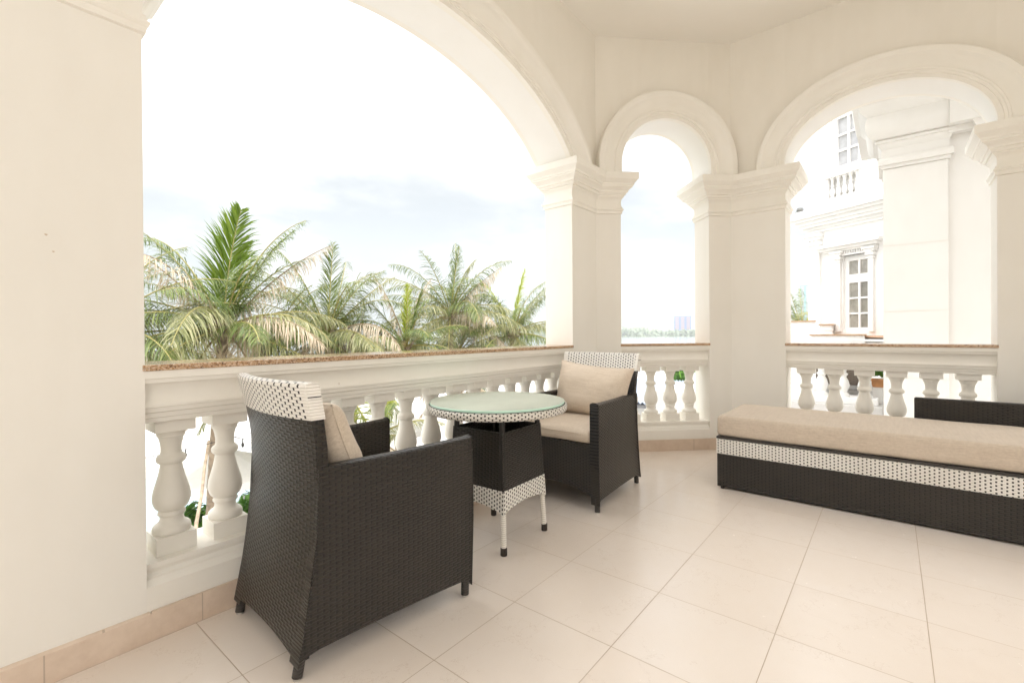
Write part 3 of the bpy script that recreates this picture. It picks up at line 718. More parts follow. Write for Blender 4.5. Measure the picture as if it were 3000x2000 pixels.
# ------------------------------------------------------------------ neighbouring villa
FP0 = Vector((12, .156, 0)); FD = Vector((.5, .866, 0)); FN = Vector((-.866, .5, 0))
def FT(s, n, z): p = FP0 + FD*s + FN*n; return Vector((p.x, p.y, z))
def villa():
    O = Vector((12, 0, 0)); r = empty("neighbour_villa", tuple(O)); tag(r, "white classical villa seen through the right arch, with moulded cornices and paned windows", "building")
    T = lambda s, n, z: FT(s, n, z) - O
    G = -4.2
    m = MB()
    # facade with window reveals: wall is built of pieces round two openings
    def wall(s0, s1, z0, z1, holes, d=.18):
        ss = sorted({s0, s1, *[h[0] for h in holes], *[h[1] for h in holes]}); zs = sorted({z0, z1, *[h[2] for h in holes], *[h[3] for h in holes]})
        for a, b in zip(ss, ss[1:]):
            for c, e in zip(zs, zs[1:]):
                if any(h[0] <= (a+b)/2 <= h[1] and h[2] <= (c+e)/2 <= h[3] for h in holes): continue
                m.box(a, b, -d, 0, c, e, T=T)
    wall(-2.2, 1.50, G, 6.6, [(.20, .74, .98, 2.62), (.36, .96, 4.48, 5.80)])
    m.build("wall", EXT, r)
    m = MB(); m.box(-2.2, 1.45, -4.0, -.30, G, 6.6, T=T); m.build("rear_mass", EXT, r)
    def moulding(name, s0, s1, steps, d0=0.0):
        mm = MB()
        for (z0, z1, out) in steps: mm.box(s0 - out, s1 + out, -.2, out + d0, z0, z1, T=T)
        return bevel(mm.build(name, EXT, r), .006)
    moulding("cornice", -2.2, 1.50, [(3.24, 3.30, .05), (3.30, 3.36, .09), (3.36, 3.42, .16), (3.42, 3.50, .20), (3.50, 3.56, .27), (3.56, 3.66, .33), (3.66, 3.76, .22)])
    moulding("cornice", -2.2, 1.50, [(6.2, 6.3, .1), (6.3, 6.42, .2), (6.42, 6.6, .3)])
    moulding("door_hood", .12, 1.05, [(2.72, 2.76, .08), (2.76, 2.82, .14), (2.82, 2.88, .22)])
    moulding("frieze", .30, .74, [(2.62, 2.665, .05)])
    # dentils
    dm = MB()
    for k in range(9): dm.box(.30+.05*k, .325+.05*k, 0, .07, 2.665, 2.71, T=T)
    dm.build("dentils", EXT, r)
    # brackets and pilasters
    for s0, w, z0, z1, cz in ((1.22, .27, G, 2.84, 3.2), (.76, .10, .98, 2.48, 2.72), (.10, .10, .98, 2.48, 2.72), (-.55, .27, G, 2.84, 3.2)):
        pm = MB(); pm.box(s0, s0+w, 0, .07, z0, z1, T=T); pl_ = bevel(pm.build("pilaster", EXT, r), .006)
        cm = MB()
        h = cz - z1
        for q, (a, b, o_) in enumerate(((0, .12, .02), (.12, .3, .0), (.3, .5, .035), (.5, .62, .015), (.62, .82, .05), (.82, 1.0, .075))): cm.box(s0-o_, s0+w+o_, 0, .07+o_*1.2, z1+h*a, z1+h*b, T=T)
        for k in range(3):
            cm.lathe([(.0, -.03), (.028, -.02), (.034, 0), (.028, .02), (0, .03)], 12, c=tuple(T(s0 + w*(.15+.35*k), .10, z1+h*.56)))
        bevel(cm.build("capital", EXT, pl_), .006)
    # lower french window
    fr = MB(); 
    for a, b, z0, z1 in ((.20, .26, .98, 2.62), (.66, .74, .98, 2.62), (.26, .66, 2.50, 2.62), (.26, .66, .98, 1.07), (.26, .66, 2.03, 2.21)): fr.box(a, b, -.14, -.07, z0, z1, T=T)
    fr.box(.435, .475, -.13, -.075, 1.07, 2.03, T=T); fr.box(.435, .475, -.13, -.075, 2.21, 2.50, T=T)
    for z in (1.37, 1.70): fr.box(.26, .66, -.128, -.078, z-.018, z+.018, T=T)
    w = fr.build("window", EXT, r)
    p1 = MB(); p1.box(.26, .455, -.118, -.108, 1.07, 2.03, T=T); p1.build("pane", PANE, w)
    p1 = MB(); p1.box(.455, .66, -.118, -.108, 1.07, 2.03, T=T); p1.build("pane", PANEB, w)
    p1 = MB(); p1.box(.26, .66, -.118, -.108, 2.21, 2.50, T=T); p1.build("pane", PANEB, w)
    # upper window
    fr = MB()
    for a, b, z0, z1 in ((.36, .44, 4.48, 5.80), (.88, .96, 4.48, 5.80), (.44, .88, 5.64, 5.80), (.44, .88, 4.48, 4.60)): fr.box(a, b, -.14, -.03, z0, z1, T=T)
    fr.box(.625, .665, -.13, -.04, 4.60, 5.64, T=T)
    for z in (4.94, 5.28): fr.box(.44, .88, -.128, -.045, z-.02, z+.02, T=T)
    w = fr.build("window", EXT, r)
    p1 = MB(); p1.box(.44, .88, -.10, -.09, 4.60, 5.64, T=T); p1.build("pane", simple("reflecting_pane", (0.42, 0.42, 0.43), 0.1, spec=0.8, vary=.1), w)
    ar = MB(); ar.box(.28, .36, 0, .05, 4.40, 5.86, T=T); ar.box(.96, 1.04, 0, .05, 4.40, 5.86, T=T); ar.box(.28, 1.04, 0, .05, 5.86, 5.94, T=T); bevel(ar.build("window_surround", EXT, r), .005)
    bal = MB(); bal.box(.25, 1.03, 0, .20, 4.34, 4.52, T=T); bal.box(.25, 1.03, .0, .20, 3.78, 3.88, T=T); bal.box(.25, .31, .0, .16, 3.88, 4.34, T=T); bal.box(.95, 1.03, .0, .16, 3.88, 4.34, T=T)
    bal.box(.31, .95, .0, .015, 3.88, 4.34, T=T)
    b_ = bevel(bal.build("balcony", EXT, r), .005)
    for k in range(5):
        q = MB(); q.lathe([(.05, 0), (.05, .03), (.03, .05), (.055, .14), (.045, .2), (.022, .25), (.04, .29), (.02, .32), (.035, .42), (.05, .43), (.05, .46)], 14, c=tuple(T(.37+.13*k, .10, 3.88))); q.build("baluster", EXT, b_, smooth=50)
    for a_, b_2 in ((1.20, 1.50), (-.6, -.3)): up = MB(); up.box(a_, b_2, 0, .06, 3.76, 6.2, T=T); up.build("pilaster", EXT, r)
    q = MB(); q.box(1.60, 1.70, .02, .20, 3.765, 3.79, T=T); q.lathe([(.05, 0), (.075, .04), (.06, .09), (.02, .1)], 12, c=tuple(T(1.65, .11, 3.785))); q.build("floodlight", GREYM, r, smooth=40)
    for s_, z_ in ((0, .90), (0.02, .83)):
        q = MB(); q.box(-2.2, 1.02+s_*8, -.1, .35+s_*6, z_-.04, z_, T=T); q.build("step", TERRA if False else simple("step_edge", (0.62, 0.40, 0.27), .5) if s_ == 0 else EXT, r)
    return r
villa()
def portico():
    O = Vector((7.5, -.23, 0)); r = empty("portico", tuple(O)); tag(r, "broad white portico pillar with heavy moulded capital, nearest part of the neighbouring villa", "pillar")
    P = [(7.5, .071), (7.5, -.533), (8.1, -.533), (8.1, .071)]; Q = [(x-7.5, y+.23) for x, y in P]
    V, F = prism(Q, [(-4.2, 0), (3.02, 0)]); bevel(mesh_obj("shaft", V, F, EXT_SHADE, r), .008)
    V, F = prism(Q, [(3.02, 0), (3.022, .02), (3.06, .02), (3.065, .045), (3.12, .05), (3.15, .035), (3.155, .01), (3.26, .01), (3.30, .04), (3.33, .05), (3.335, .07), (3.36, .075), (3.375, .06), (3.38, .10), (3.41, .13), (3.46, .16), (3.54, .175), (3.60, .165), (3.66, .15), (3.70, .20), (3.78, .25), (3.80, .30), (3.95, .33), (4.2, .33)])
    mesh_obj("capital", V, F, EXT_SHADE, r, smooth=30)
    jm = simple("joint_paint", (0.66, 0.63, 0.58), .7)
    for z in (2.06, 1.24, .42): g = MB(); g.box(-.0035, .0, -.302, .300, z-.006, z+.006); g.build("joint_line", jm, r)
    # wall running on behind the pillar, with its own moulded head
    w = MB(); w.box(.05, .6, -3.0, -.302, -4.2, 4.2); w.build("wall", EXT_SHADE, r)
    V, F = prism([(.06, -.70), (.06, -3.0), (.6, -3.0), (.6, -.70)], [(3.05, .0), (3.06, .03), (3.12, .03), (3.13, .06), (3.2, .07), (3.21, .10), (3.27, .12), (3.28, .16), (3.36, .2), (3.4, .22), (3.55, .22)]); mesh_obj("wall_moulding", V, F, EXT_SHADE, r, smooth=30)
    w = MB(); w.box(-.06, .6, -.9, -.302, 3.30, 3.37); w.box(-.19, .6, -.9, -.302, 3.37, 4.195); w.build("crevice_fill", EXT_SHADE, r)  # added filler, set forward so the crevice beside the capital looks lighter
    b = MB(); b.box(-1.5, 3.5, -3.0, .65, 4.2, 4.5); b.box(.6, 4.6, -3.0, -.3, -4.2, 4.2); b.build("roof_slab", EXT_SHADE, r)  # front overhang lengthened to shade the portico pillar
    return r
portico()

# terrace in front of the villa: parapets with granite edge, balusters, chair and planter
def terrace():
    r = empty("terrace", (9, .9, -4.2)); O = Vector((9, .9, -4.2)); T = lambda x, y, z: Vector((x, y, z)) - O
    tag(r, "white stepped terrace in front of the neighbouring villa", "terrace")
    m = MB(); m.box(8.4, 14.5, .09, 3.4, -4.2, -.10, T=T); m.build("terrace_body", DECK, r)
    for i in range(5):
        m = MB(); m.box(9.3+.32*i, 9.66+.32*i, .12, 1.9, -.10+.055*i, -.045+.055*i, T=T); bevel(m.build("step", EXT, r), .006)
    return r
terrace()
r = empty("terrace_balustrade", (8.7, 1.0, -.1)); tag(r, "white balustrade on the neighbouring terrace, seen between the balusters behind the daybed", "balustrade")
m = MB(); m.box(-.12, .12, -.86, 1.6, .62, .74); m.box(-.12, .12, -.86, 1.6, 0, .10); bevel(m.build("rail", EXT, r), .008)
for k in range(9):
    q = MB(); q.lathe([(.085, .10), (.085, .14), (.055, .17), (.09, .27), (.07, .35), (.045, .40), (.07, .44), (.045, .47), (.06, .58), (.085, .60), (.085, .62)], 16, c=(0, -.70+.27*k, 0)); q.build("baluster", EXT, r, smooth=50)
DARKCH = weave("brown_rattan", (0.15, 0.115, 0.085), (0.07, 0.05, 0.035), row=.02, per=.08)
r = empty("wicker_chair", (9.6, .62, .0)); tag(r, "dark wicker chair on the neighbouring terrace behind its balusters", "chair")
m = MB(); m.box(-.30, .30, -.30, .32, .12, .30); m.build("seat", DARKCH, r)
m = MB(); m.box(-.307, -.245, -.26, .29, .135, .44); m.build("backrest", DARKCH, r)
for s in (-1, 1):
    m = MB(); m.box(-.29, .306, s*.33-.03, s*.33+.03, .115, .38); m.build("arm", DARKCH, r)
for sx in (-1, 1):
    for sy in (-1, 1): m = MB(); m.tube([(sx*.26, sy*.26, 0), (sx*.26, sy*.26, .13)], .02, 8); m.build("leg", DARKP, r)
def leafball(name, c, rad, n, mat, size, parent=None, flat=1.0, seed=0):
    rnd = random.Random(seed); V = []; F = []
    for _ in range(n):
        d = Vector((rnd.gauss(0, 1), rnd.gauss(0, 1), rnd.gauss(0, 1))).normalized(); lump = 1 + .35*noise.noise(d*2.3+Vector((seed, 0, 0)))
        p = Vector(c) + Vector((d.x, d.y, d.z*flat))*rad*lump*(rnd.random()**.45)
        a = Vector((rnd.gauss(0, 1), rnd.gauss(0, 1), rnd.gauss(0, .6))).normalized(); b = a.orthogonal().normalized(); b = (Matrix.Rotation(rnd.random()*6.3, 3, a) @ b)
        s = size*(.6+.8*rnd.random()); k = len(V)
        V += [p - a*s, p + b*s*.38, p + a*s, p - b*s*.38]; F.append((k, k+1, k+2, k+3))
    return mesh_obj(name, V, F, mat, parent, boxuv=False)
r = empty("planter", (8.93, .15, -.1)); tag(r, "terracotta planter with a leafy green plant on the neighbouring terrace", "planter")
m = MB(); m.box(-.075, .075, -.075, .075, .25, .37, m=0); m.box(-.06, .06, -.06, .06, 0, .25, m=1); m.box(-.082, .082, -.082, .082, .34, .372); bevel(m.build("pot", [TERRA, EXT], r), .006)
leafball("foliage", (0, .0, .50), .10, 160, BUSHM, .045, r, seed=5)
# granite capped parapets left of the villa
for nm, x, y0, y1, zt, lab in (("parapet", 12.6, 1.35, 2.4, 1.24, "white parapet wall with a thin granite top, beneath the distant palm"), ("parapet", 12.2, .98, 1.20, 1.15, "lower white parapet step with a granite edge, against the villa wall"), ("parapet", 11.6, .40, 1.30, .93, "lowest granite edged parapet at the foot of the villa window")):
    r = empty(nm, (x, (y0+y1)/2, -.1)); tag(r, lab, "parapet wall", "parapets beside the villa")
    h = (y1-y0)/2; m = MB(); m.box(0, .25, -h, h, -4.1, zt+.1-.03); m.box(-.015, .265, -h-.015, h+.015, zt+.1-.14, zt+.1-.11); m.box(-.015, .265, -h-.015, h+.015, zt+.1-.24, zt+.1-.2); m.build("wall", EXT, r)
    m = MB(); m.box(-.03, .28, -h-.03, h+.03, zt+.07, zt+.10); m.build("coping", GRAN, r)

# ------------------------------------------------------------------ palms
def frond(rnd, L, az, el, droop, mat, dens=46, width=.42, sag=.5, twist=0.0, side=0.0, lw=1.0):
    """one pinnate leaf: rachis plus narrow leaflets, returns (V, F, M)"""
    b = MB(); n = 16; pts = []; d = Vector((cos(az)*cos(el), sin(az)*cos(el), sin(el))); p = Vector((0, 0, 0)); sidev = Vector((-sin(az), cos(az), 0))
    dirs = []
    for i in range(n+1):
        pts.append(p.copy()); dirs.append(d.copy()); t = i/n
        d = (d + Vector((0, 0, -1))*droop*(.25+1.4*t)/n + sidev*side/n).normalized(); p = p + d*L/n
    b.tube(pts, [.022*(1-.85*i/n)+.003 for i in range(n+1)], 5, m=1, cap=False)
    for k in range(dens):
        t = .12 + .88*k/(dens-1); f = t*n; i = min(n-1, int(f)); q = f-i
        c = pts[i].lerp(pts[i+1], q); dd = dirs[i].lerp(dirs[i+1], q).normalized()
        sv = (sidev - dd*sidev.dot(dd)).normalized()
        up = sv.cross(dd).normalized(); sv = (sv*cos(twist) + up*sin(twist)).normalized(); up = sv.cross(dd).normalized()
        ln = 1.5*width*(sin(pi*min(1, .12 + .88*t))**.55)*(1-.35*t) + .08
        for s in (-1, 1):
            if rnd.random() < .07 + .10*t: continue
            l = ln*(.70+.5*rnd.random()); o = (dd*((1.25 if el > radians(75) else .62)+.45*t) + sv*s*1.0 + up*(.18*rnd.uniform(-1, 1.6)) + Vector((rnd.gauss(0, .1), rnd.gauss(0, .1), rnd.gauss(0, .1)))*(1.6 if mat == FR_DRY else 1)).normalized()
            g = Vector((0, 0, -1))*(sag*1.15+.1)*(.6+.8*rnd.random()); w = up.cross(o).normalized()*(.0068+.0055*rnd.random())*lw if rnd.random() < .5 else o.cross(Vector((0, 0, 1))).normalized()*(.0072+.0055*rnd.random())*lw if o.cross(Vector((0, 0, 1))).length > .1 else dd*.012
            p1 = c + o*l*.45 + g*l*.10; p2 = p1 + (o + g*.8).normalized()*l*.33; p3 = p2 + (o*.8 + g*1.6).normalized()*l*.25
            w = w*(.55 + .45*min(1, l/.3)); b.add([c - w*.5, c + w*.5, p1 + w, p1 - w, p2 + w*.7, p2 - w*.7, p3], [(0, 1, 2, 3), (3, 2, 4, 5), (5, 4, 6)], 0)
    return b
RACH = simple("frond_rachis", (0.34, 0.30, 0.10), .5, vary=.2); RACHD = simple("dry_rachis", (0.30, 0.22, 0.13), .6)
def palm(loc, scale, label, seed, spears, nf=20, ground=-4.2, lean=(0, 0), dry=.3, extra=(), group="coconut palms beyond the balustrade"):
    rnd = random.Random(seed); top = Vector(loc); r = empty("palm_tree", (top.x + lean[0], top.y + lean[1], ground)); base = Vector(r.location)
    tag(r, label, "palm tree", group)
    m = MB(); N = 14; pts = []; rad = []
    for i in range(N+1):
        t = i/N; p = base.lerp(top, t); p.x += .12*sin(t*3)*lean[0]; pts.append(p - base); rad.append((.15 - .06*t + .012*(i % 2))*scale)
    m.tube(pts, rad, 12); m.build("trunk", TRUNK, r, smooth=60)
    # fibrous heart and old leaf bases
    hm = MB()
    for k in range(26):
        a = k*2.4; e = rnd.uniform(-.3, 1.1); d = Vector((cos(a)*cos(e), sin(a)*cos(e), sin(e))); c = top - base - Vector((0, 0, .12))
        hm.tube([c, c + d*.22*scale, c + d*.40*scale + Vector((0, 0, .05))], [.055*scale, .035*scale, .016*scale], 5)
    hm.build("crown_shaft", STALK, r, smooth=50)
    specs = list(spears)
    for k in range(nf):
        a = k*2.39996 + rnd.uniform(-.2, .2); t = k/nf; e = radians(72 - 112*t + rnd.uniform(-8, 8))
        mt = FR_GREEN if t < .3 else rnd.choice([FR_GREEN, FR_OLIVE, FR_OLIVE, FR_GREEN] if t < .7 else [FR_OLIVE, FR_OLIVE, FR_DRY])
        if rnd.random() < dry*.25: mt = FR_DRY
        specs.append((a, e, rnd.uniform(2.4, 3.2)*(1-.12*t), rnd.uniform(.8, 1.7) if t < .6 else rnd.uniform(.5, 1.1), mt, 42, rnd.uniform(.38, .5), rnd.uniform(.5, 1.2) if mt != FR_DRY else rnd.uniform(1.1, 2.2)))
    for i, sp in enumerate(specs):
        a, e, L, dr, mt, dn, wd, sg = sp[:8]; tw = sp[8] if len(sp) > 8 else 0; sd_ = sp[9] if len(sp) > 9 else rnd.uniform(-.55, .55); lw = sp[10] if len(sp) > 10 else 1.0
        b = frond(rnd, L*scale, a, e, dr, mt, int(dn*1.9), wd*scale, sg, tw, sd_, lw)
        o = b.build("frond", [mt, RACHD if mt == FR_DRY else RACH], r, boxuv=False); o.location = top - base + Vector((0, 0, -.02*i/len(specs)))
    return r
V_ = radians
# view direction towards palm 1 is about 71 deg; a frond at azimuth az leans right in the picture when az < that
palm((3.90, 11.35, 1.15), 1.02, "tallest palm at the left with one upright vivid green frond", 11,
     [(V_(-80), V_(86), 2.6, .15, FR_VIVID, 96, .62, .10, 0, .20, 1.6), (V_(-20), V_(66), 2.7, .75, FR_GREEN, 50, .5, .3), (V_(140), V_(64), 2.5, .7, FR_GREEN, 46, .5, .3),
      (V_(-25), V_(50), 2.9, .55, FR_DRY, 44, .42, 1.6), (V_(160), V_(52), 3.0, .7, FR_DRY, 44, .45, 1.8), (V_(150), V_(25), 2.6, 1.2, FR_OLIVE, 46, .5, 1.0), (V_(-30), V_(24), 2.6, 1.1, FR_OLIVE, 46, .5, 1.2),
      (V_(-70), V_(20), 2.6, 1.5, FR_DRY, 52, .5, 1.5), (V_(-120), V_(28), 2.9, 1.8, FR_OLIVE, 52, .5, 1.2), (V_(175), V_(-5), 2.8, .8, FR_OLIVE, 52, .5, 1.6)], 26, dry=.45, lean=(-.28, 0))
palm((6.59, 11.78, 1.00), .98, "second tall palm from the left with a narrow upright green frond", 23,
     [(V_(-90), V_(86), 2.5, .1, FR_GREEN, 64, .42, .25, 0, .05, 1.0), (V_(-60), V_(70), 2.3, 1.6, FR_OLIVE, 54, .5, .6), (V_(-20), V_(48), 2.9, .5, FR_OLIVE, 44, .4, .9), (V_(150), V_(55), 2.8, .8, FR_OLIVE, 44, .45, .8),
      (V_(-100), V_(10), 2.6, 1.0, FR_OLIVE, 56, .5, 1.4), (V_(-160), V_(18), 2.9, 1.0, FR_OLIVE, 56, .5, 1.2), (V_(165), V_(8), 2.9, .6, FR_OLIVE, 52, .5, 1.3)], 25, dry=.3)
palm((8.61, 11.04, .62), .82, "shortest palm in the row with a bright lime green new frond at its centre", 37,
     [(V_(-85), V_(87), 2.2, .05, FR_LIME, 70, .30, .2, 0, 0, 1.1), (V_(-30), V_(76), 2.2, .5, FR_GREEN, 54, .5, .2), (V_(140), V_(58), 2.4, .6, FR_GREEN, 50, .5, .3), (V_(-170), V_(24), 2.8, 1.2, FR_OLIVE, 56, .5, 1.5), (V_(-80), V_(10), 2.2, 1.3, FR_OLIVE, 50, .5, 1.6)], 20, dry=.35)
palm((10.97, 11.65, 1.66), 1.0, "palm right of the lime green one, with the highest crown of the right hand group", 41,
     [(V_(-80), V_(83), 2.3, .2, FR_GREEN, 54, .42, .4, 0, .1, .9), (V_(-40), V_(74), 2.4, 1.2, FR_OLIVE, 50, .45, .8), (V_(150), V_(45), 3.0, 1.2, FR_OLIVE, 50, .5, .6), (V_(-45), V_(48), 2.4, .4, FR_DRY, 50, .42, 2.0), (V_(-110), V_(30), 2.6, 1.9, FR_GREEN, 54, .5, 1.1), (V_(-80), V_(10), 2.9, 1.1, FR_OLIVE, 56, .55, 1.2)], 25, dry=.4)
palm((13.18, 10.74, 1.0), .98, "rightmost palm of the row, its yellow green centre close to the bent pillar", 53,
     [(V_(-70), V_(80), 2.4, .3, FR_LIME, 58, .42, .4, 0, .1, 1.0), (V_(140), V_(68), 2.4, 1.0, FR_LIME, 54, .45, .6), (V_(-50), V_(58), 2.6, .7, FR_OLIVE, 46, .45, .9), (V_(-60), V_(20), 2.8, .8, FR_OLIVE, 50, .5, 1.0), (V_(170), V_(20), 2.6, 1.0, FR_GREEN, 50, .5, 1.0)], 25, dry=.3)
palm((1.75, 11.9, .95), 1.0, "palm mostly hidden by the broad cream pier, its dark fronds reaching in from the left", 61,
     [(V_(-10), V_(30), 2.9, .8, FR_GREEN, 54, .5, 1.0), (V_(0), V_(10), 3.0, .5, FR_GREEN, 54, .5, 1.2), (V_(-20), V_(-5), 2.8, .5, FR_OLIVE, 54, .5, 1.4)], 18, dry=.2)
palm((5.3, 12.6, .15), .95, "low palm with drooping olive fronds filling the gap between the two leftmost palms", 97, [], 24, dry=.35)
palm((7.7, 12.4, -.05), .95, "low palm with hanging dry fronds behind the shortest palm, to its left", 101, [], 26, dry=.4)
palm((12.3, 12.6, .30), .95, "low palm with drooping fronds between the two rightmost palms", 103, [], 26, dry=.4)
palm((9.9, 9.6, -.55), .72, "low palm in front of the row, only its frond tips rising above the coping", 71, [], 12, dry=.15)
palm((6.1, 9.0, -1.3), .66, "small low palm showing between the balusters left of the table", 83, [(V_(-120), V_(60), 2.2, .6, FR_LIME, 50, .5, .4), (V_(-30), V_(70), 2.0, .6, FR_LIME, 50, .5, .4)], 12, dry=.1)
palm((24.8, 3.15, 1.15), .72, "small distant palm between the bent pillar and the villa", 91, [(V_(-90), V_(60), 2.4, .6, FR_LIME, 46, .5, .6), (V_(90), V_(70), 2.4, .6, FR_GREEN, 46, .5, .6)], 12, dry=.05, group="distant palm")

# ------------------------------------------------------------------ grounds below
G = -4.2
def flat(name, x0, x1, y0, y1, z, mat, kind="structure"): return tag(mesh_obj(name, [(x0, y0, z), (x1, y0, z), (x1, y1, z), (x0, y1, z)], [(0, 1, 2, 3)], mat), kind=kind)
flat("ground", -3000, 4000, -3000, 3000, G-1.2, simple("far_ground", (0.30, 0.31, 0.22), .9, vary=.2, scale=.02))
m = MB(); m.box(-40, 60, -40, 34, G-1.0, G); tag(m.build("terrace_paving", DECK), kind="structure")
flat("pool", -6, 9, 13.5, 21, G+.012, POOL)
flat("river", 50, 640, -200, 700, G-1.1, simple("river_water", (0.35, 0.40, 0.42), .12, spec=.8))
m = MB(); m.box(1.0, 3.35, 8.2, 8.35, G, G+.35); tag(bevel(m.build("garden_edging", TERRA), .01), "terracotta red garden edging seen between the first baluster and the pier", "edging")
def umbrella(x, y, zc, rad, label, n=8):
    r = empty("market_umbrella", (x, y, G)); tag(r, label, "umbrella", "white market umbrellas by the pool")
    V = [(0, 0, zc-G)]; V += [(rad*cos(2*pi*k/n+.3), rad*sin(2*pi*k/n+.3), zc-G-rad*.38) for k in range(n)]; V += [(rad*cos(2*pi*k/n+.3), rad*sin(2*pi*k/n+.3), zc-G-rad*.38-.16) for k in range(n)]
    F = [(0, 1+k, 1+(k+1) % n) for k in range(n)] + [(1+k, 1+n+k, 1+n+(k+1) % n, 1+(k+1) % n) for k in range(n)]
    c = mesh_obj("canopy", V, F, CANVAS, r); s = c.modifiers.new("solid", 'SOLIDIFY'); s.thickness = .01
    m = MB(); m.tube([(0, 0, 0), (0, 0, zc-G-.02)], .03, 10); m.build("pole", STALK, r, smooth=40)
    m = MB(); m.lathe([(.28, 0), (.28, .05), (.06, .09)], 20); m.build("base", EXT, r, smooth=30)
umbrella(10.2, 13.7, -1.75, 1.5, "white market umbrella seen between the balusters just left of the table top")
umbrella(4.35, 12.4, -1.75, 1.4, "white market umbrella seen behind the back of the nearer armchair")
umbrella(7.4, 16.0, -1.9, 1.5, "white market umbrella farther off between the other two")
def garden_chair(x, y, rz, label):
    r = empty("garden_chair", (x, y, G), rz); tag(r, label, "chair", "grey sling chairs below the veranda")
    m = MB(); m.add([(-.25, -.24, .42), (-.25, .24, .42), (.25, .24, .44), (.25, -.24, .44), (-.42, -.24, 1.0), (-.42, .24, 1.0)], [(0, 3, 2, 1), (0, 1, 5, 4)]); o = m.build("sling", GREYM, r); s = o.modifiers.new("solid", 'SOLIDIFY'); s.thickness = .012
    for s_ in (-1, 1):
        m = MB(); m.tube([(.32, s_*.26, 0), (.24, s_*.26, .45), (-.26, s_*.26, .42), (-.44, s_*.26, 1.02)], .014, 8); m.tube([(-.38, s_*.26, 0), (-.05, s_*.26, .43), (.22, s_*.28, .64), (-.32, s_*.28, .66)], .014, 8); m.build("side_frame", BLACKM, r, smooth=50)
garden_chair(4.25, 13.7, radians(200), "grey sling chair beside the shrub, left of the first baluster pair")
garden_chair(5.7, 14.6, radians(160), "grey sling chair farther back behind the second baluster")
def shrub(x, y, rad, label, seed):
    r = empty("shrub", (x, y, G)); tag(r, label, "shrub", "shrubs below the veranda")
    m = MB()
    for k in range(5): m.tube([(0, 0, 0), (rad*.4*cos(k*1.3), rad*.4*sin(k*1.3), rad*1.0)], [.03, .012], 6)
    m.build("stem", STALK, r); leafball("foliage", (0, 0, rad*1.1), rad, 420, BUSHM, rad*.3, r, seed=seed)
shrub(3.75, 12.9, .55, "broad leaved green shrub below, seen between the first two balusters", 3)
shrub(5.3, 13.4, .45, "smaller green shrub below, right of the second baluster", 4)
m = MB(); m.tube([(2.30, 8.0, -2.4), (2.55, 8.63, -2.0), (2.80, 9.2, -1.75), (3.02, 9.75, -1.42), (3.28, 10.35, -1.08)], [.035, .028, .024, .024, .03], 8); tag(m.build("dry_stalk", STALK, smooth=50), "dry brown palm stalk hanging at a slant between the first two balusters", "stalk")
def lights(p0, p1, n, label):
    r = empty("string_lights", p0); tag(r, label, "string lights", "string lights over the pool"); a = Vector((0, 0, 0)); b = Vector(p1) - Vector(p0)
    P = lambda t: a.lerp(b, t) + Vector((0, 0, -.25*sin(pi*t)*(b.length/6)))
    m = MB(); m.tube([P(i/24) for i in range(25)], .005, 5); m.build("wire", DARKP, r)
    for k in range(n):
        c = P((k+.5)/n); m = MB(); m.tube([c, c - Vector((0, 0, .05))], .008, 6); m.lathe([(.010, -.05), (.017, -.07), (.019, -.09), (.010, -.115)], 10, c=tuple(c)); m.build("bulb", DARKP, r, smooth=50)
lights((-.5, 7.4, -.55), (6.0, 8.2, -.05), 11, "upper string of dark bulbs crossing behind the first balusters")
lights((2.3, 6.6, -.30), (6.2, 9.2, -1.2), 8, "lower string of dark bulbs sloping down towards the right")

# corrugated roof below the narrow arch, bush behind it
def pavilion():
    r = empty("garden_pavilion", (17, 7, G)); O = Vector((17, 7, G)); tag(r, "low garden pavilion with pale corrugated roof, seen under the narrow arch", "pavilion")
    a = Vector((14.0, 8.6, -1.28)); b = Vector((14.0, 2.6, -1.26)); up = Vector((8.0, 3.2, -.06)); n = 84; V = []; F = []
    for k in range(n+1):
        for t in (0, 1): p = a.lerp(b, k/n) + up*t + Vector((0, 0, .07*(k % 2))); V.append(p - O)
        if k < n: i = 2*k; F.append((i, i+2, i+3, i+1))
    o = mesh_obj("roof", V, F, simple("roof_sheet", (0.42, 0.47, 0.56), .45, vary=.06, scale=1.5), r); s = o.modifiers.new("solid", 'SOLIDIFY'); s.thickness = .02
    m = MB(); m.box(14.05, 14.15, 2.6, 8.6, -1.42, -1.31, T=lambda x, y, z: Vector((x, y, z)) - O); m.build("fascia", simple("fascia_dark", (0.20, 0.20, 0.21), .6), r)
    m = MB(); m.box(14.6, 20, 3.0, 8.2, G, -1.45, T=lambda x, y, z: Vector((x, y, z)) - O); m.build("walls", EXT, r)
pavilion()
r = empty("bush", (22.6, 7.9, G)); tag(r, "round leafy bush rising behind the pale corrugated roof", "bush")
m = MB(); m.tube([(0, 0, 0), (0, 0, 2.6)], [.08, .05], 8); m.build("trunk", TRUNK, r); leafball("crown", (0, 0, 3.28), .62, 900, BUSHM, .16, r, seed=9)

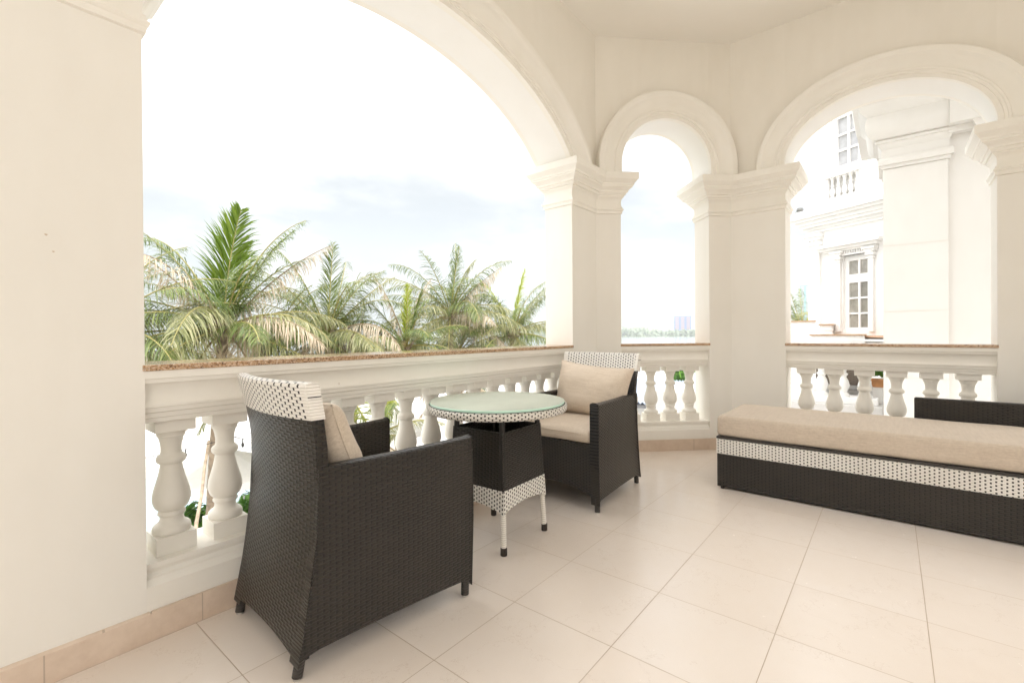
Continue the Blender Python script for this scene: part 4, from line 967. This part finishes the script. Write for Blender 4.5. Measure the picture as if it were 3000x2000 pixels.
# ------------------------------------------------------------------ far river bank and town
def bank():
    rnd = random.Random(5); V = []; F = []
    for k in range(150):
        t = k/149; az = radians(8 + 30*t); d = 660 + 60*rnd.random(); c = Vector((cos(az)*d, sin(az)*d, G-1.1)); R_ = rnd.uniform(5, 8.5)*(1.15 if .5 < t < .62 or t > .66 else .85)
        for _ in range(70):
            q = Vector((rnd.gauss(0, 1), rnd.gauss(0, 1), abs(rnd.gauss(0, 1)))).normalized()*R_*rnd.uniform(.65, 1.05); q.z *= 1.25
            p = c + q + Vector((0, 0, R_*.15)); s = rnd.uniform(1.0, 2.4); a = Vector((rnd.gauss(0, 1), rnd.gauss(0, 1), rnd.gauss(0, 1))).normalized(); b = a.orthogonal().normalized(); k0 = len(V)
            V += [p-a*s, p-b*s, p+a*s, p+b*s]; F.append((k0, k0+1, k0+2, k0+3))
    tag(mesh_obj("riverside_wood", V, F, WOODM, boxuv=False), "line of green trees along the far river bank", kind="stuff")
    m = MB()
    for k in range(30):
        a0, a1 = radians(6+34*k/30), radians(6+34*(k+1)/30)
        m.add([(645*cos(a0), 645*sin(a0), G-1.05), (1500*cos(a0), 1500*sin(a0), G-1.05), (1500*cos(a1), 1500*sin(a1), G-1.05), (645*cos(a1), 645*sin(a1), G-1.05)], [(0, 1, 2, 3)])
    tag(m.build("far_bank", simple("bank_grass", (.22, .26, .10), .9, vary=.2, scale=.05)), kind="structure")
bank()
def far_block(px_y, dist, w, z0, z1, wallm, label, roofc=None, winc=(0.30, 0.34, 0.42), rows=8, cols=6, grp="far buildings across the river", depth=18):
    ax, ay = px_y; L = math.hypot(ax, ay); c = Vector((ax/L*dist, ay/L*dist, z0)); rz = atan2(ay, ax)
    r = empty("distant_building", tuple(c), rz); tag(r, label, "building", grp)
    h = z1-z0; m = MB(); m.box(0, depth, -w/2, w/2, 0, h); m.build("wall", wallm, r)
    wm = MB()
    for i in range(rows):
        for j in range(cols):
            y0 = -w/2 + w*(j+.18)/cols; y1 = -w/2 + w*(j+.82)/cols; wm.box(-.12, -.02, y0, y1, h*(i+.25)/rows, h*(i+.8)/rows)
    o = wm.build("windows", simple("far_glazing", winc, .3), r); o['kind'] = "stuff"
    m = MB()
    if roofc: m.box(-.5, depth+.5, -w/2-.5, w/2+.5, h, h+.8); m.tube([(depth/2, 0, h), (depth/2, 0, h+5)], [w*.3, .3], 8); m.build("roof", simple("far_roof", roofc, .7), r)
    else: m.box(0, depth, -w/2-.3, w/2+.3, h, h+1.0); m.build("roof", wallm, r)
    return r
CONC = simple("far_concrete", (0.50, 0.46, 0.43), .8); PINK = simple("far_pink", (0.56, 0.40, 0.36), .8); BLUE = simple("far_blue_netting", (0.10, 0.17, 0.40), .7); TEAL = simple("far_teal_netting", (0.12, 0.34, 0.38), .6)
kb = (472.8, 162.8)
far_block(kb, 760, 24, -5, 24, BLUE, "blue netted block under construction on the far bank", winc=(.45, .25, .2), rows=9, cols=3)
far_block((472.8, 169.3), 770, 9, -5, 27, simple("far_scaffold", (.62, .60, .58), .8), "bare concrete frame beside the blue netted block", rows=9, cols=2)
far_block((499.8, 229.6), 820, 15, -5, 15, PINK, "wider pink domed tower above the far tree line", (.5, .33, .30), rows=4, cols=4)
far_block((505.4, 216.9), 820, 10, -5, 18, PINK, "narrow pink domed tower above the far tree line", (.5, .33, .30), rows=5, cols=3)
far_block((494.9, 76.5), 620, 16, -5, 42, simple("far_white_tower", (.66, .58, .56), .8), "pale pink high rise left of the teal tower", winc=(.35, .33, .36), rows=22, cols=3, grp="far towers beyond the villa")
far_block((595.9, 70.2), 700, 15, -5, 58, TEAL, "teal netted high rise with a crane, left of the villa", winc=(.45, .30, .30), rows=26, cols=3, grp="far towers beyond the villa")
def crane(az, dist, z, jib, label, flip=1):
    r = empty("tower_crane", (cos(az)*dist, sin(az)*dist, -5), az); tag(r, label, "crane", "tower cranes")
    m = MB(); m.tube([(0, 0, 0), (0, 0, z+5)], .7, 4); m.build("mast", simple("crane_steel", (.40, .38, .36), .6), r)
    m = MB(); m.tube([(0, -jib*.35*flip, z+1), (0, jib*flip, z+3)], .45, 4); m.tube([(0, 0, z+12), (0, jib*.7*flip, z+2.5)], .2, 4); m.tube([(0, 0, z+5), (0, 0, z+12)], .5, 4); m.build("jib", MATS["crane_steel"], r)
crane(atan2(169.8, 472.8), 800, 28, 34, "thin crane whose long jib spans the blue netted block", -1)
crane(atan2(70.2, 595.9)+.004, 720, 66, 14, "crane on top of the teal netted tower")
for i, (a, w, h) in enumerate(((24.6, 12, 10), (23.5, 20, 6), (22.4, 10, 12), (21.4, 26, 5), (20.6, 9, 8))):
    far_block((cos(radians(a)), sin(radians(a))), 880+i*9, w, -5, h, CONC if i % 2 else PINK, ["low pink block at the left end of the far tree line", "long grey block low behind the far trees", "small square pink block behind the middle of the far trees", "long low grey block near the blue netted block", "small pink block just left of the construction frame"][i], rows=3, cols=4)

# ------------------------------------------------------------------ air
hb = MB(); hb.box(-40, 1000, -120, 520, G-2.4, 110)
hz_m = bpy.data.materials.new("haze_air"); hz_m.use_nodes = True; hn = hz_m.node_tree; hn.nodes.remove(hn.nodes["Principled BSDF"])
pv = hn.nodes.new("ShaderNodeVolumePrincipled"); pv.inputs["Density"].default_value = 0.0005; pv.inputs["Color"].default_value = (0.93, 0.95, 0.97, 1); pv.inputs["Anisotropy"].default_value = 0.1
hn.links.new(pv.outputs[0], hn.nodes["Material Output"].inputs["Volume"])
tag(hb.build("haze", hz_m, boxuv=False), kind="stuff")
cy.volume_bounces = 1
